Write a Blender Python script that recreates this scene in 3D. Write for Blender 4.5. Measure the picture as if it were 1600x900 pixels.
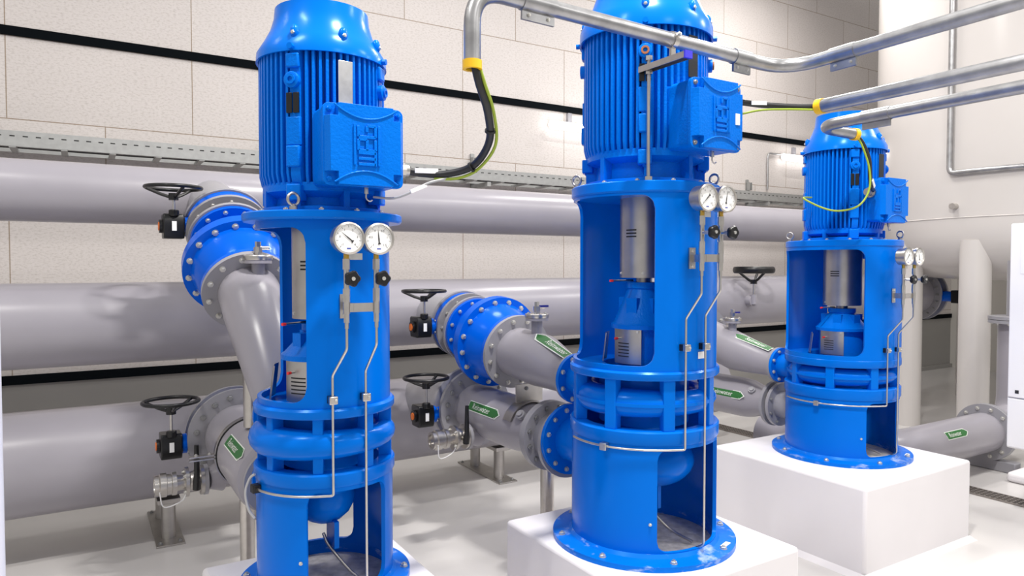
import bpy, bmesh, math, random
from math import sin, cos, pi, radians, sqrt, atan2
from mathutils import Vector, Matrix
random.seed(4)
for o in list(bpy.data.objects): bpy.data.objects.remove(o)
SC = bpy.context.scene
COL = SC.collection
# ------------------------------------------------------------------ camera
cd = bpy.data.cameras.new('camera'); cam = bpy.data.objects.new('camera', cd); COL.objects.link(cam)
cam.location = (0, 0, 1.70); cam.rotation_euler = (radians(90-1.77), 0, radians(-31.35))
cd.sensor_width = 36; cd.lens = 1100/1600*36; cd.clip_start = .02; cd.clip_end = 100
SC.camera = cam
# ------------------------------------------------------------------ light
W = bpy.data.worlds.new('hall'); SC.world = W; W.use_nodes = True
bg = W.node_tree.nodes['Background']; bg.inputs[0].default_value = (1, .975, .95, 1); bg.inputs[1].default_value = .5
def area(name, loc, sx, sy, power, col=(1, .97, .93), rot=(0, 0, 0)):
    l = bpy.data.lights.new(name, 'AREA'); l.shape = 'RECTANGLE'; l.size = sx; l.size_y = sy; l.energy = power; l.color = col
    o = bpy.data.objects.new(name, l); COL.objects.link(o); o.location = loc; o.rotation_euler = rot
    return o
for x, y, p in [(1.6, 1.2, 225), (5.0, .7, 62), (-1.4, 1.8, 85), (1.9, -2.6, 60), (5.4, -2.6, 70), (5.2, 4.1, 60), (6.9, 4.9, 50), (2.2, 4.3, 35), (-2.2, 4.3, 12), (7.4, .9, 75)]:
    area('ceiling_batten_light', (x, y, 5.4), (.55 if x == 1.6 else 1.0), .12, p)
vs = SC.view_settings
vs.view_transform = 'Standard'; vs.look = 'None'; vs.gamma = 1; vs.use_curve_mapping = False
vs.exposure = .2
# ------------------------------------------------------------------ materials
def mat(name, col, rough=.5, metal=0, noise=0, nscale=20, bump=0, bscale=60, coat=0, emis=0, spec=.5):
    m = bpy.data.materials.new(name); m.use_nodes = True
    nt = m.node_tree; b = nt.nodes['Principled BSDF']
    b.inputs['Base Color'].default_value = (*col, 1); b.inputs['Roughness'].default_value = rough; b.inputs['Metallic'].default_value = metal
    b.inputs['Coat Weight'].default_value = coat; b.inputs['Coat Roughness'].default_value = .08
    b.inputs['Specular IOR Level'].default_value = spec
    if spec < .4: b.inputs['Specular Tint'].default_value = (.3, .62, 1, 1)
    if emis: b.inputs['Emission Color'].default_value = (*col, 1); b.inputs['Emission Strength'].default_value = emis
    if noise or bump:
        tc = nt.nodes.new('ShaderNodeTexCoord')
    if noise:
        n = nt.nodes.new('ShaderNodeTexNoise'); n.inputs['Scale'].default_value = nscale; n.inputs['Detail'].default_value = 5
        nt.links.new(tc.outputs['Object'], n.inputs['Vector'])
        r = nt.nodes.new('ShaderNodeValToRGB'); r.color_ramp.elements[0].position = .3; r.color_ramp.elements[1].position = .7
        a = [max(0, c*(1-noise)) for c in col]; d = [min(1, c*(1+noise*.6)) for c in col]
        r.color_ramp.elements[0].color = (*a, 1); r.color_ramp.elements[1].color = (*d, 1)
        nt.links.new(n.outputs['Fac'], r.inputs['Fac']); nt.links.new(r.outputs['Color'], b.inputs['Base Color'])
    if bump:
        n2 = nt.nodes.new('ShaderNodeTexNoise'); n2.inputs['Scale'].default_value = bscale; n2.inputs['Detail'].default_value = 3
        nt.links.new(tc.outputs['Object'], n2.inputs['Vector'])
        bp = nt.nodes.new('ShaderNodeBump'); bp.inputs['Strength'].default_value = bump; bp.inputs['Distance'].default_value = .004
        nt.links.new(n2.outputs['Fac'], bp.inputs['Height']); nt.links.new(bp.outputs['Normal'], b.inputs['Normal'])
    return m
BLUE = mat('pump_blue_paint', (.0003, .150, .67), .22, spec=.22, bump=.05, bscale=18)
CAST = mat('cast_blue_paint', (.0003, .150, .67), .28, spec=.25, bump=.35, bscale=120)
VBLUE = mat('valve_blue_paint', (.0003, .10, .62), .18, spec=.32, bump=.12, bscale=40)
GREY = mat('pipe_grey_paint', (.315, .30, .335), .28, noise=.04, nscale=4)
GREYD = mat('flange_grey_paint', (.29, .285, .31), .32)
STEEL = mat('stainless_steel', (.56, .535, .505), .3, 1, noise=.08, nscale=30)
STEELD = mat('brushed_steel_sheet', (.50, .48, .46), .38, 1, noise=.12, nscale=12)
ZINC = mat('zinc_bolts', (.62, .61, .58), .38, .85)
BOLTD = mat('dull_bolts', (.33, .33, .33), .45, .7)
GALV = mat('galvanised_conduit', (.40, .40, .41), .34, .9, noise=.22, nscale=16)
TRAYM = mat('galvanised_tray', (.38, .385, .38), .5, .4, noise=.1, nscale=20)
BLACK = mat('black_paint', (.006, .006, .007), .33, spec=.45)
RUBBER = mat('black_rubber', (.012, .012, .013), .6)
CABLE = mat('black_cable', (.015, .015, .017), .42)
YELLOW = mat('yellow_plastic', (.85, .50, .01), .4)
YGREEN = mat('yellow_green_wire', (.30, .40, .03), .45)
GWIRE = mat('grey_wire', (.45, .45, .46), .5)
WHITE = mat('white_plastic', (.85, .85, .86), .4)
DIAL = mat('gauge_dial', (.86, .86, .85), .5)
INK = mat('black_ink', (.02, .02, .025), .6)
BLUEINK = mat('blue_ink', (.05, .08, .4), .6)
BRASS = mat('brass', (.55, .36, .08), .3, 1)
GREEN = mat('label_green', (.025, .15, .035), .5)
LWHITE = mat('label_white', (.78, .82, .76), .5)
ORANGE = mat('orange_plastic', (.8, .18, .02), .5)
RED = mat('red_plastic', (.75, .03, .03), .4)
RUST = mat('rusty_brown', (.30, .10, .04), .7, noise=.2)
SILVERP = mat('silver_plate', (.62, .62, .62), .3, .8, noise=.1, nscale=40)
BCAP = mat('blue_plastic_cap', (.04, .03, .6), .4)
NAVY = mat('navy_plastic', (.01, .015, .22), .4)
TANKM = mat('tank_cream_paint', (.61, .58, .56), .22, noise=.015, nscale=2)
CREAM = mat('cream_paint', (.70, .675, .63), .4)
CABM = mat('cabinet_white', (.86, .85, .86), .45)
PLINTHM = mat('plinth_white_paint', (.80, .775, .795), .5, noise=.02, nscale=3, bump=.08, bscale=30)
FLOORM = mat('floor_epoxy', (.64, .62, .61), .22, noise=.03, nscale=1.3)
DADO = mat('wall_grey_paint', (.34, .33, .315), .6, noise=.03, nscale=3)
STRIP = mat('black_joint_strip', (.004, .004, .004), .9, spec=.12)
LAMP = mat('lamp_glow', (1, .98, .96), .5, emis=4.5)
GRATE = mat('grating_steel', (.30, .27, .25), .5, .6)
DARK = mat('dark_recess', (.02, .02, .02), .8)
DUST = mat('dusty_concrete', (.62, .59, .56), .8, noise=.3, nscale=25)
PALE = mat('pale_post', (.62, .63, .72), .3)
def dustblue():
    m = mat('scuffed_blue_paint', (.0003, .150, .67), .32, spec=.25); nt = m.node_tree; b = nt.nodes['Principled BSDF']
    tc = nt.nodes.new('ShaderNodeTexCoord'); n = nt.nodes.new('ShaderNodeTexNoise'); n.inputs['Scale'].default_value = 9; n.inputs['Detail'].default_value = 7; n.inputs['Roughness'].default_value = .65
    mp = nt.nodes.new('ShaderNodeMapping'); mp.inputs['Scale'].default_value = (1, 1, 3); nt.links.new(tc.outputs['Object'], mp.inputs[0]); nt.links.new(mp.outputs[0], n.inputs['Vector'])
    r = nt.nodes.new('ShaderNodeValToRGB'); r.color_ramp.elements[0].position = .56; r.color_ramp.elements[1].position = .74
    r.color_ramp.elements[0].color = (.0003, .150, .67, 1); r.color_ramp.elements[1].color = (.5, .6, .75, 1)
    nt.links.new(n.outputs['Fac'], r.inputs['Fac']); nt.links.new(r.outputs['Color'], b.inputs['Base Color']); return m
DBLUE = dustblue()
def wallmat():
    m = bpy.data.materials.new('wood_wool_panels'); m.use_nodes = True; nt = m.node_tree; b = nt.nodes['Principled BSDF']
    uv = nt.nodes.new('ShaderNodeUVMap'); br = nt.nodes.new('ShaderNodeTexBrick')
    br.offset = .5; br.inputs['Scale'].default_value = 1; br.inputs['Brick Width'].default_value = 1.235; br.inputs['Row Height'].default_value = .6
    br.inputs['Mortar Size'].default_value = .0045; br.inputs['Mortar Smooth'].default_value = .3; br.inputs['Bias'].default_value = 0
    br.inputs['Color1'].default_value = (.665, .62, .60, 1); br.inputs['Color2'].default_value = (.695, .65, .63, 1); br.inputs['Mortar'].default_value = (.36, .29, .23, 1)
    nt.links.new(uv.outputs[0], br.inputs['Vector'])
    n = nt.nodes.new('ShaderNodeTexNoise'); n.inputs['Scale'].default_value = 70; n.inputs['Detail'].default_value = 4; n.inputs['Roughness'].default_value = .65
    mp = nt.nodes.new('ShaderNodeMapping'); mp.inputs['Scale'].default_value = (.6, 1.2, 1)
    nt.links.new(uv.outputs[0], mp.inputs['Vector']); nt.links.new(mp.outputs[0], n.inputs['Vector'])
    r = nt.nodes.new('ShaderNodeValToRGB'); r.color_ramp.elements[0].position = .33; r.color_ramp.elements[1].position = .52
    r.color_ramp.elements[0].color = (.68, .66, .63, 1); r.color_ramp.elements[1].color = (1, 1, 1, 1)
    nt.links.new(n.outputs['Fac'], r.inputs['Fac'])
    n3 = nt.nodes.new('ShaderNodeTexNoise'); n3.inputs['Scale'].default_value = 1.4; n3.inputs['Detail'].default_value = 3
    nt.links.new(uv.outputs[0], n3.inputs['Vector'])
    r3 = nt.nodes.new('ShaderNodeValToRGB'); r3.color_ramp.elements[0].color = (.9, .9, .9, 1); r3.color_ramp.elements[1].color = (1, 1, 1, 1)
    nt.links.new(n3.outputs['Fac'], r3.inputs['Fac'])
    mx = nt.nodes.new('ShaderNodeMixRGB'); mx.blend_type = 'MULTIPLY'; mx.inputs[0].default_value = .55
    nt.links.new(br.outputs['Color'], mx.inputs[1]); nt.links.new(r.outputs['Color'], mx.inputs[2])
    mx2 = nt.nodes.new('ShaderNodeMixRGB'); mx2.blend_type = 'MULTIPLY'; mx2.inputs[0].default_value = 1
    nt.links.new(mx.outputs[0], mx2.inputs[1]); nt.links.new(r3.outputs['Color'], mx2.inputs[2])
    nt.links.new(mx2.outputs[0], b.inputs['Base Color']); b.inputs['Roughness'].default_value = .9
    bp = nt.nodes.new('ShaderNodeBump'); bp.inputs['Strength'].default_value = .3; bp.inputs['Distance'].default_value = .004
    nt.links.new(n.outputs['Fac'], bp.inputs['Height']); nt.links.new(bp.outputs['Normal'], b.inputs['Normal'])
    return m
WALLM = wallmat()
# ------------------------------------------------------------------ mesh helpers
def V(*a): return Vector(a)
def frame(o, z, x=None):
    z = Vector(z).normalized()
    if x is None: x = Vector((1, 0, 0)) if abs(z.x) < .9 else Vector((0, 1, 0))
    x = Vector(x); x = (x - z*x.dot(z)).normalized(); y = z.cross(x)
    m = Matrix((x, y, z)).transposed().to_4x4(); m.translation = Vector(o)
    return m
ROOTLOC = {}
class MB:
    def __init__(s): s.v = []; s.f = []
    def add(s, vs, fs, M=None):
        n = len(s.v); s.v += [(M @ Vector(v)) if M else Vector(v) for v in vs]; s.f += [[i+n for i in f] for f in fs]; return s
    def box(s, c, d, M=None):
        x, y, z = [k/2 for k in d]
        vs = [(c[0]+a*x, c[1]+b*y, c[2]+e*z) for a in (-1, 1) for b in (-1, 1) for e in (-1, 1)]
        return s.add(vs, [(0, 1, 3, 2), (4, 6, 7, 5), (0, 4, 5, 1), (2, 3, 7, 6), (0, 2, 6, 4), (1, 5, 7, 3)], M)
    def lathe(s, prof, M=None, n=40, close=False, a0=0, a1=360):
        full = abs(a1-a0) >= 359.9; k = n if full else n+1; m = len(prof); vs = []; fs = []
        for i in range(k):
            t = radians(a0+(a1-a0)*i/n)
            vs += [(r*cos(t), r*sin(t), z) for r, z in prof]
        for i in range(n):
            j = (i+1) % k
            for q in range(m if close else m-1):
                p = (q+1) % m; fs.append((i*m+q, j*m+q, j*m+p, i*m+p))
        if not full and close:
            fs.append(tuple(range(m))); fs.append(tuple(reversed([(k-1)*m+q for q in range(m)])))
        return s.add(vs, fs, M)
    def cyl(s, p0, p1, r, r2=None, n=28):
        p0 = Vector(p0); p1 = Vector(p1); h = (p1-p0).length; r2 = r if r2 is None else r2
        return s.lathe([(0, 0), (r, 0), (r2, h), (0, h)], frame(p0, p1-p0), n)
    def pipe(s, p0, p1, ro, ri, n=32):
        p0 = Vector(p0); p1 = Vector(p1); h = (p1-p0).length
        return s.lathe([(ri, 0), (ro, 0), (ro, h), (ri, h)], frame(p0, p1-p0), n, close=True)
    def tube(s, pts, r, n=12, closed=False, cap=True):
        pts = [Vector(p) for p in pts]; m = len(pts); rr = r if isinstance(r, (list, tuple)) else [r]*m
        tg = []
        for i in range(m):
            a = pts[i-1] if (i > 0 or closed) else pts[i]; b = pts[(i+1) % m] if (i < m-1 or closed) else pts[i]
            tg.append((b-a).normalized())
        x = Vector((0, 0, 1)) if abs(tg[0].z) < .9 else Vector((1, 0, 0))
        vs = []; fs = []
        for i in range(m):
            x = (x - tg[i]*x.dot(tg[i])).normalized(); y = tg[i].cross(x)
            for k in range(n):
                t = 2*pi*k/n; vs.append(pts[i] + (x*cos(t)+y*sin(t))*rr[i])
        for i in range(m if closed else m-1):
            j = (i+1) % m
            for k in range(n):
                l = (k+1) % n; fs.append((i*n+k, i*n+l, j*n+l, j*n+k))
        if cap and not closed:
            fs.append(tuple(reversed(range(n)))); fs.append(tuple((m-1)*n+k for k in range(n)))
        return s.add(vs, fs)
    def prism(s, poly, h, M=None, z0=0):
        n = len(poly); vs = [(x, y, z0) for x, y in poly]+[(x, y, z0+h) for x, y in poly]
        fs = [tuple(reversed(range(n))), tuple(range(n, 2*n))]+[(i, (i+1) % n, n+(i+1) % n, n+i) for i in range(n)]
        return s.add(vs, fs, M)
    def torus(s, R, r, M=None, n=32, k=10):
        return s.lathe([(R+r*cos(2*pi*i/k), r*sin(2*pi*i/k)) for i in range(k)], M, n, close=True)
    def ball(s, c, r, n=20, m=10, sc=(1, 1, 1)):
        M = Matrix.Translation(Vector(c)) @ Matrix.Diagonal((*sc, 1))
        return s.lathe([(r*sin(pi*i/m), -r*cos(pi*i/m)) for i in range(m+1)], M, n)
    def build(s, name, m, parent=None, sharp=38, bevel=0, kind=None):
        org = Vector((0, 0, 0))
        if parent is None:
            xs = [v.x for v in s.v]; ys = [v.y for v in s.v]; zs = [v.z for v in s.v]
            org = Vector(((min(xs)+max(xs))/2, (min(ys)+max(ys))/2, min(zs)))
        else: org = ROOTLOC[parent.name]
        me = bpy.data.meshes.new(name); me.from_pydata([tuple(v-org) for v in s.v], [], s.f)
        bm = bmesh.new(); bm.from_mesh(me); bmesh.ops.remove_doubles(bm, verts=bm.verts, dist=1e-6)
        bmesh.ops.recalc_face_normals(bm, faces=bm.faces); bm.to_mesh(me); bm.free()
        for p in me.polygons: p.use_smooth = True
        me.set_sharp_from_angle(angle=radians(sharp))
        me.materials.append(m)
        o = bpy.data.objects.new(name, me); COL.objects.link(o)
        if parent is not None: o.parent = parent
        else: o.location = org
        ROOTLOC[o.name] = org
        if bevel:
            b = o.modifiers.new('bevel', 'BEVEL'); b.width = bevel; b.segments = 3; b.limit_method = 'ANGLE'; b.angle_limit = radians(40)
        if kind: o['kind'] = kind
        return o
def tag(o, label, cat, group=None):
    o['label'] = label; o['category'] = cat
    if group: o['group'] = group
    return o
def thing(name, loc, label, cat, group=None):
    o = bpy.data.objects.new(name, None); COL.objects.link(o); o.location = loc; o.empty_display_size = .1
    ROOTLOC[o.name] = Vector(loc); return tag(o, label, cat, group)
BM = {}
def bolt_mesh(sz, m):
    k = (sz, m.name)
    if k not in BM:
        b = MB(); b.lathe([(0, 0), (sz*1.15, 0), (sz*1.15, sz*.22), (0, sz*.22)], None, 16)
        b.lathe([(0, sz*.2), (sz, sz*.2), (sz, sz*.78), (sz*.86, sz*.9), (0, sz*.9)], None, 6)
        b.lathe([(0, sz*.8), (sz*.5, sz*.8), (sz*.5, sz*1.25), (0, sz*1.25)], None, 10)
        o = b.build('bolt', m, None, sharp=30); me = o.data; bpy.data.objects.remove(o)
        # undo base re-origin: mesh is already centred on its axis with min z = 0
        BM[k] = me
    return BM[k]
def bolt(parent, p, d, sz=.011, m=None, name='bolt'):
    o = bpy.data.objects.new(name, bolt_mesh(sz, m or ZINC)); COL.objects.link(o)
    o.parent = parent; M = frame(Vector(p)-ROOTLOC[parent.name], d); o.matrix_local = M
    ROOTLOC[o.name] = ROOTLOC[parent.name]
    return o
def smooth(pts, n=8):
    P = [Vector(p) for p in pts]; P = [P[0]*2-P[1]]+P+[P[-1]*2-P[-2]]; out = []
    for i in range(1, len(P)-2):
        a, b, c, d = P[i-1:i+3]
        for k in range(n):
            t = k/n; out.append(.5*((2*b)+(c-a)*t+(2*a-5*b+4*c-d)*t*t+(3*b-a-3*c+d)*t**3))
    out.append(P[-2]); return out
def fillet(pts, r, n=6):
    P = [Vector(p) for p in pts]; out = [P[0]]
    for i in range(1, len(P)-1):
        a = (P[i-1]-P[i]); b = (P[i+1]-P[i]); la, lb = a.length, b.length; a.normalize(); b.normalize()
        ang = a.angle(b)
        if ang > 3.1: out.append(P[i]); continue
        t = min(r/math.tan(ang/2), la*.48, lb*.48)
        p0, p1 = P[i]+a*t, P[i]+b*t
        for k in range(n+1):
            u = k/n; out.append(p0*(1-u)**2+P[i]*2*u*(1-u)+p1*u*u)
    out.append(P[-1]); return out
def text_polys(body, size):
    c = bpy.data.curves.new('t', 'FONT'); c.body = body; c.size = size; c.align_x = 'CENTER'; c.align_y = 'CENTER'; c.resolution_u = 2
    o = bpy.data.objects.new('t', c); COL.objects.link(o); bpy.context.view_layer.update()
    me = bpy.data.meshes.new_from_object(o.evaluated_get(bpy.context.evaluated_depsgraph_get()))
    vs = [(v.co.x, v.co.y) for v in me.vertices]; fs = [list(p.vertices) for p in me.polygons]
    bpy.data.objects.remove(o); bpy.data.curves.remove(c); bpy.data.meshes.remove(me)
    return vs, fs
def shell(mb, c, ro, ri, z0, z1, holes):
    """cylinder wall with round-cornered windows; holes = (a0, a1, zb, zt, rad) in world degrees"""
    ang = set(round(i*3.0, 3) for i in range(120))
    for a0, a1, zb, zt, rad in holes:
        w = math.degrees(rad/ro)
        for k in range(9):
            ang.add(round((a0+w*k/8) % 360, 3)); ang.add(round((a1-w*k/8) % 360, 3))
    ang = sorted(ang); A = []
    for a in ang:
        if not A or a-A[-1] > .12 or any(abs((a-h[0]) % 360) < 1e-6 or abs((a-h[1]) % 360) < 1e-6 for h in holes): A.append(a)
    n = len(A)
    def inh(a, h, eps=1e-3):
        w = h[1]-h[0]; d = (a-h[0]+eps) % 360; return d <= w+2*eps
    cols = []
    for a in A:
        zs = [z0, z1]
        for h in holes:
            if inh(a, h):
                d = min((a-h[0]) % 360, (h[1]-a) % 360); d = min(d, 360-d) if d > 180 else d
                s_ = radians(d)*ro; rad = h[4]; q = rad-sqrt(max(0, rad*rad-(rad-s_)**2)) if s_ < rad else 0
                zs = [z0, h[2]+q, h[3]-q, z1]
        cols.append(zs)
    vs = []; idx = []
    for a, zs in zip(A, cols):
        t = radians(a); row = []
        for z in zs:
            vs.append((c[0]+ro*cos(t), c[1]+ro*sin(t), z)); vs.append((c[0]+ri*cos(t), c[1]+ri*sin(t), z)); row.append(len(vs)-2)
        idx.append(row)
    fs = []
    for i in range(n):
        j = (i+1) % n; L, Rr = idx[i], idx[j]
        mid = (A[i]+((A[j]-A[i]) % 360)/2) % 360
        hole = any(inh(mid, h, 0) for h in holes)
        def strip(l, r):
            for k in (0, 1):
                fs.append([q+k for q in l]+[q+k for q in reversed(r)])
        if hole:
            strip(L[:2], Rr[:2]); strip(L[2:], Rr[2:])
            fs.append((L[1], L[1]+1, Rr[1]+1, Rr[1])); fs.append((L[2], L[2]+1, Rr[2]+1, Rr[2]))
        else: strip(L, Rr)
        fs.append((L[0], L[0]+1, Rr[0]+1, Rr[0])); fs.append((L[-1], L[-1]+1, Rr[-1]+1, Rr[-1]))
        # vertical reveal at a window edge
        for h in holes:
            for e in (h[0], h[1]):
                if abs(((A[i]-e+180) % 360)-180) < 1e-3 and len(L) == 4: fs.append((L[1], L[1]+1, L[2]+1, L[2]))
    return mb.add(vs, fs)
def dirw(a): return Vector((cos(radians(a)), sin(radians(a)), 0))
def flange_bolts(parent, M, rb, n, z, sz=.011, m=None, ph=0, up=True):
    for i in range(n):
        t = 2*pi*(i+ph)/n; p = M @ Vector((rb*cos(t), rb*sin(t), z)); d = M.to_3x3() @ Vector((0, 0, 1 if up else -1))
        bolt(parent, p, d, sz, m)
def pipe_label(parent, p0, axis, r, e0, L=.36, H=.05, text='Reinwater', r2=None, flip=False):
    """arrow sticker laid on a pipe; p0 on the pipe axis, e0 = outward direction, axis = arrow direction; r2 = radius at the tip for a cone"""
    ax = Vector(axis).normalized(); e0 = Vector(e0); e0 = (e0-ax*e0.dot(ax)).normalized(); e1 = ax.cross(e0)
    r2 = r if r2 is None else r2
    if flip: pass
    def mp(s, w, lift):
        R = r+(r2-r)*(s/L+.5)+lift; t = w/max(r, .05)
        return Vector(p0)+ax*s+(e0*cos(t)+e1*sin(t))*R
    def arrow(l, h, tip, lift):
        b = MB(); rows = []
        for k in range(7):
            w = -h/2+h*k/6; x1 = l/2+tip*(1-abs(2*w/h))
            rows.append([mp(-l/2+(x1+l/2)*q/8, w, lift) for q in range(9)])
        vs = [p for r_ in rows for p in r_]
        fs = [(i*9+q, i*9+q+1, i*9+q+10, i*9+q+9) for i in range(6) for q in range(8)]
        return b.add(vs, fs)
    lab = arrow(L*.86+.008, H+.010, H*.85, .0012).build('flow_label', LWHITE, parent)
    lab['label'] = 'green arrow sticker with white border reading ' + text
    arrow(L*.86, H, H*.72, .002).build('green_field', GREEN, lab)
    vs, fs = text_polys(text, H*.92)
    sx = min(1.05, L*.55/max(1e-6, max(v[0] for v in vs)-min(v[0] for v in vs)))
    sg = -1 if flip else 1
    b = MB(); b.add([mp(sg*x*sx-.01, -sg*y, .0032) for x, y in vs], fs); b.build('lettering', LWHITE, lab)
    b = MB(); b.add([mp(L*.42+d, w, .0028) for d, w in ((-.002, -H/2), (.002, -H/2), (.002, H/2), (-.002, H/2))], [(0, 1, 2, 3)]); b.build('arrow_line', LWHITE, lab)
    return lab
# ================================================================== SETTING
YW = 6.28
def struct(o): o['kind'] = 'structure'; return o
struct(MB().box((4, 1.2, -.05), (18, 11, .1)).build('floor', FLOORM))
def wallseg(name, z0, z1, voff, m):
    x0, x1 = -5, 13
    b = MB().box(((x0+x1)/2, YW+.1, (z0+z1)/2), (x1-x0, .2, z1-z0)); o = b.build(name, m); struct(o)
    uv = o.data.uv_layers.new(name='UVMap')
    for lp in o.data.loops:
        co = o.data.vertices[lp.vertex_index].co + o.location
        uv.data[lp.index].uv = (co.x-.164+12.35, co.z-voff+6)
    return o
wallseg('wall_back', .865, 3.40, .97-.6, WALLM)
wallseg('wall_back_upper', 3.40, 6.2, 3.435, WALLM)
wallseg('wall_back_lower', 0, .865, 0, DADO)
struct(MB().box((4, YW-.004, 3.402), (18, .03, .066)).build('trim_1', STRIP))
struct(MB().box((4, YW-.004, .866), (18, .03, .068)).build('trim_2', STRIP))
struct(MB().box((4, YW-.02, .03), (18, .04, .06)).build('baseboard_back', DADO))
struct(MB().box((12.6, 1, 3.1), (.2, 11, 6.2)).build('wall_right', CREAM))
def plinth(x0, x1, y0, y1, label):
    b = MB(); c = ((x0+x1)/2, (y0+y1)/2); w, d = x1-x0, y1-y0
    b.box((c[0], c[1], .25), (w, d, .5))
    o = b.build('plinth', PLINTHM, None, bevel=.018)
    f = .03; q = MB(); vs = []
    for g, z in ((f, 0), (0, f)):
        vs += [(x0-g, y0-g, z), (x1+g, y0-g, z), (x1+g, y1+g, z), (x0-g, y1+g, z)]
    q.add(vs, [(0, 1, 5, 4), (1, 2, 6, 5), (2, 3, 7, 6), (3, 0, 4, 7)]); q.build('base_fillet', PLINTHM, o)
    return tag(o, label, 'plinth', 'white pump plinths')
plinth(.385, 1.155, 2.28, 3.01, 'white plinth cut off by the lower edge, under the narrowest pump on the left')
plinth(1.69, 2.60, 1.90, 2.83, 'white square plinth under the tall pump in the middle')
plinth(3.58, 4.68, 2.215, 3.30, 'white square plinth standing furthest right, under the rear pump')
# drain channel
t = thing('drain_channel', (5.72, 3.4, 0), 'steel floor drain grating running past the furthest plinth', 'drain')
MB().box((5.72, 3.4, .001), (.16, 5.6, .004)).build('channel', DARK, t)
b = MB()
for sx in (-.08, .08): b.box((5.72+sx, 3.4, .006), (.012, 5.6, .010))
for sx in (-.045, -.015, .015, .045): b.box((5.72+sx, 3.4, .006), (.006, 5.6, .008))
y = .62
while y < 6.18:
    b.box((5.72, y, .006), (.15, .010, .008)); y += .035
b.build('grating', GRATE, t)
b = MB(); b.prism([(-.36, -.3), (.36, -.3), (.36, .3), (-.36, .3)], .08, Matrix.Translation((6.56, 2.38, 0)))
tag(b.build('floor_curb', PLINTHM, None, bevel=.03), 'low white raised pad on the floor at lower right below the cabinet', 'pad')
tag(MB().cyl((-.178, 1.55, 0), (-.178, 1.55, 1.80), .05).ball((-.178, 1.55, 1.80), .05, sc=(1, 1, 1.9)).build('post', PALE), 'pale blurred post at the very left edge of the photo', 'post')
# ================================================================== PUMPS
PB = [22.5+45*i for i in range(8)]
def gauge(parent, x, y, z, needle, nums, col_r, c, knob=True):
    """pressure gauge with its needle valve; dial faces -Y. y = dial face plane"""
    R = .050
    M = frame((x, y, z), (0, -1, 0), (1, 0, 0))   # local x = right, local y = up? (z cross x)
    s = 1 if (M.to_3x3() @ Vector((0, 1, 0))).z > 0 else -1
    g = MB().lathe([(0, -.055), (R*.9, -.055), (R*.98, -.05), (R*.98, -.012), (R*1.08, -.010), (R*1.08, .004), (R*.96, .006), (R*.94, -.002), (0, -.002)], M, 40).build('pressure_gauge', STEEL, parent)
    MB().lathe([(0, -.0015), (R*.94, -.0015), (R*.94, -.0005), (0, -.0005)], M, 40).build('dial', DIAL, g)
    b = MB()
    for i in range(41):
        a = radians(225-270*i/40); l = .008 if i % 5 == 0 else .004; w = .0006 if i % 5 == 0 else .0003
        d = Vector((cos(a), s*sin(a), 0)); q = Vector((-sin(a), s*cos(a), 0))
        r1 = R*.88; b.add([d*(r1-l)+q*w+V(0, 0, 0), d*r1+q*w, d*r1-q*w, d*(r1-l)-q*w], [(0, 1, 2, 3)], M)
    for i, tx in enumerate(nums):
        a = radians(225-270*i/(len(nums)-1)); vs, fs = text_polys(tx, .0105)
        b.add([(vx+R*.60*cos(a), s*(vy+R*.60*sin(a)), 0) for vx, vy in vs], fs, M)
    b.build('scale', INK, g)
    b = MB(); b.add([(-.007, s*-.036, 0), (.007, s*-.036, 0), (.007, s*-.032, 0), (-.007, s*-.032, 0)], [(0, 1, 2, 3)], M); b.build('maker_mark', BLUEINK, g)
    a = radians(needle); d = Vector((cos(a), s*sin(a), 0)); q = Vector((-sin(a), s*cos(a), 0))
    b = MB(); b.add([(d*.036+V(0, 0, .001)), (q*.0022+V(0, 0, .001)), (-d*.012+q*.002+V(0, 0, .001)), (-d*.019+q*.006+V(0, 0, .001)), (-d*.019-q*.006+V(0, 0, .001)), (-d*.012-q*.002+V(0, 0, .001)), (-q*.0022+V(0, 0, .001))], [tuple(range(7))], M)
    b.build('needle', INK, g)
    ys = y+.028; z1 = z-R*1.0
    MB().cyl((x, ys, z1-.018), (x, ys, z1+.004), .0095, n=8).build('brass_fitting', BRASS, g)
    v = MB(); zz = z1-.018
    v.cyl((x, ys, zz-.036), (x, ys, zz), .0125, n=6)
    v.cyl((x, ys, zz-.10), (x, ys, zz-.036), .0095, n=16)
    v.cyl((x, ys, zz-.145), (x, ys, zz-.10), .0125, n=6)
    v.cyl((x, ys, zz-.185), (x, ys, zz-.145), .0115, n=16)
    v.cyl((x, ys, zz-.215), (x, ys, zz-.185), .010, n=6)
    v.cyl((x, ys, zz-.235), (x, ys, zz-.215), .007, n=12)
    v.cyl((x, ys, zz-.066), (x, ys-.03, zz-.066), .007, n=12).cyl((x, ys-.022, zz-.066), (x, ys-.05, zz-.066), .0085, n=6)
    nv = v.build('gauge_valve', STEEL, parent)
    # star knob
    kb = MB(); pts = []
    for i in range(50):
        tt = 2*pi*i/50; pts.append(((.0255+.0021*cos(5*tt))*cos(tt), (.0255+.0021*cos(5*tt))*sin(tt)))
    KM = frame((x, ys-.066, zz-.066), (0, 1, 0), (1, 0, 0))
    n = len(pts); vs = []
    for sc, h in ((.25, -.005), (.85, -.006), (1, 0), (1, .010), (.8, .017), (.3, .019)): vs += [(px*sc, py*sc, h) for px, py in pts]
    fs = [(k*n+i, k*n+(i+1) % n, (k+1)*n+(i+1) % n, (k+1)*n+i) for k in range(5) for i in range(n)]+[tuple(reversed(range(n))), tuple(range(5*n, 6*n))]
    kb.add(vs, fs, KM); k = kb.build('knob', BLACK, nv)
    MB().cyl((x, ys-.068, zz-.066), (x, ys-.075, zz-.066), .0065, n=12).build('knob_screw', ZINC, nv)
    return zz-.235, ys, zz-.165

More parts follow.
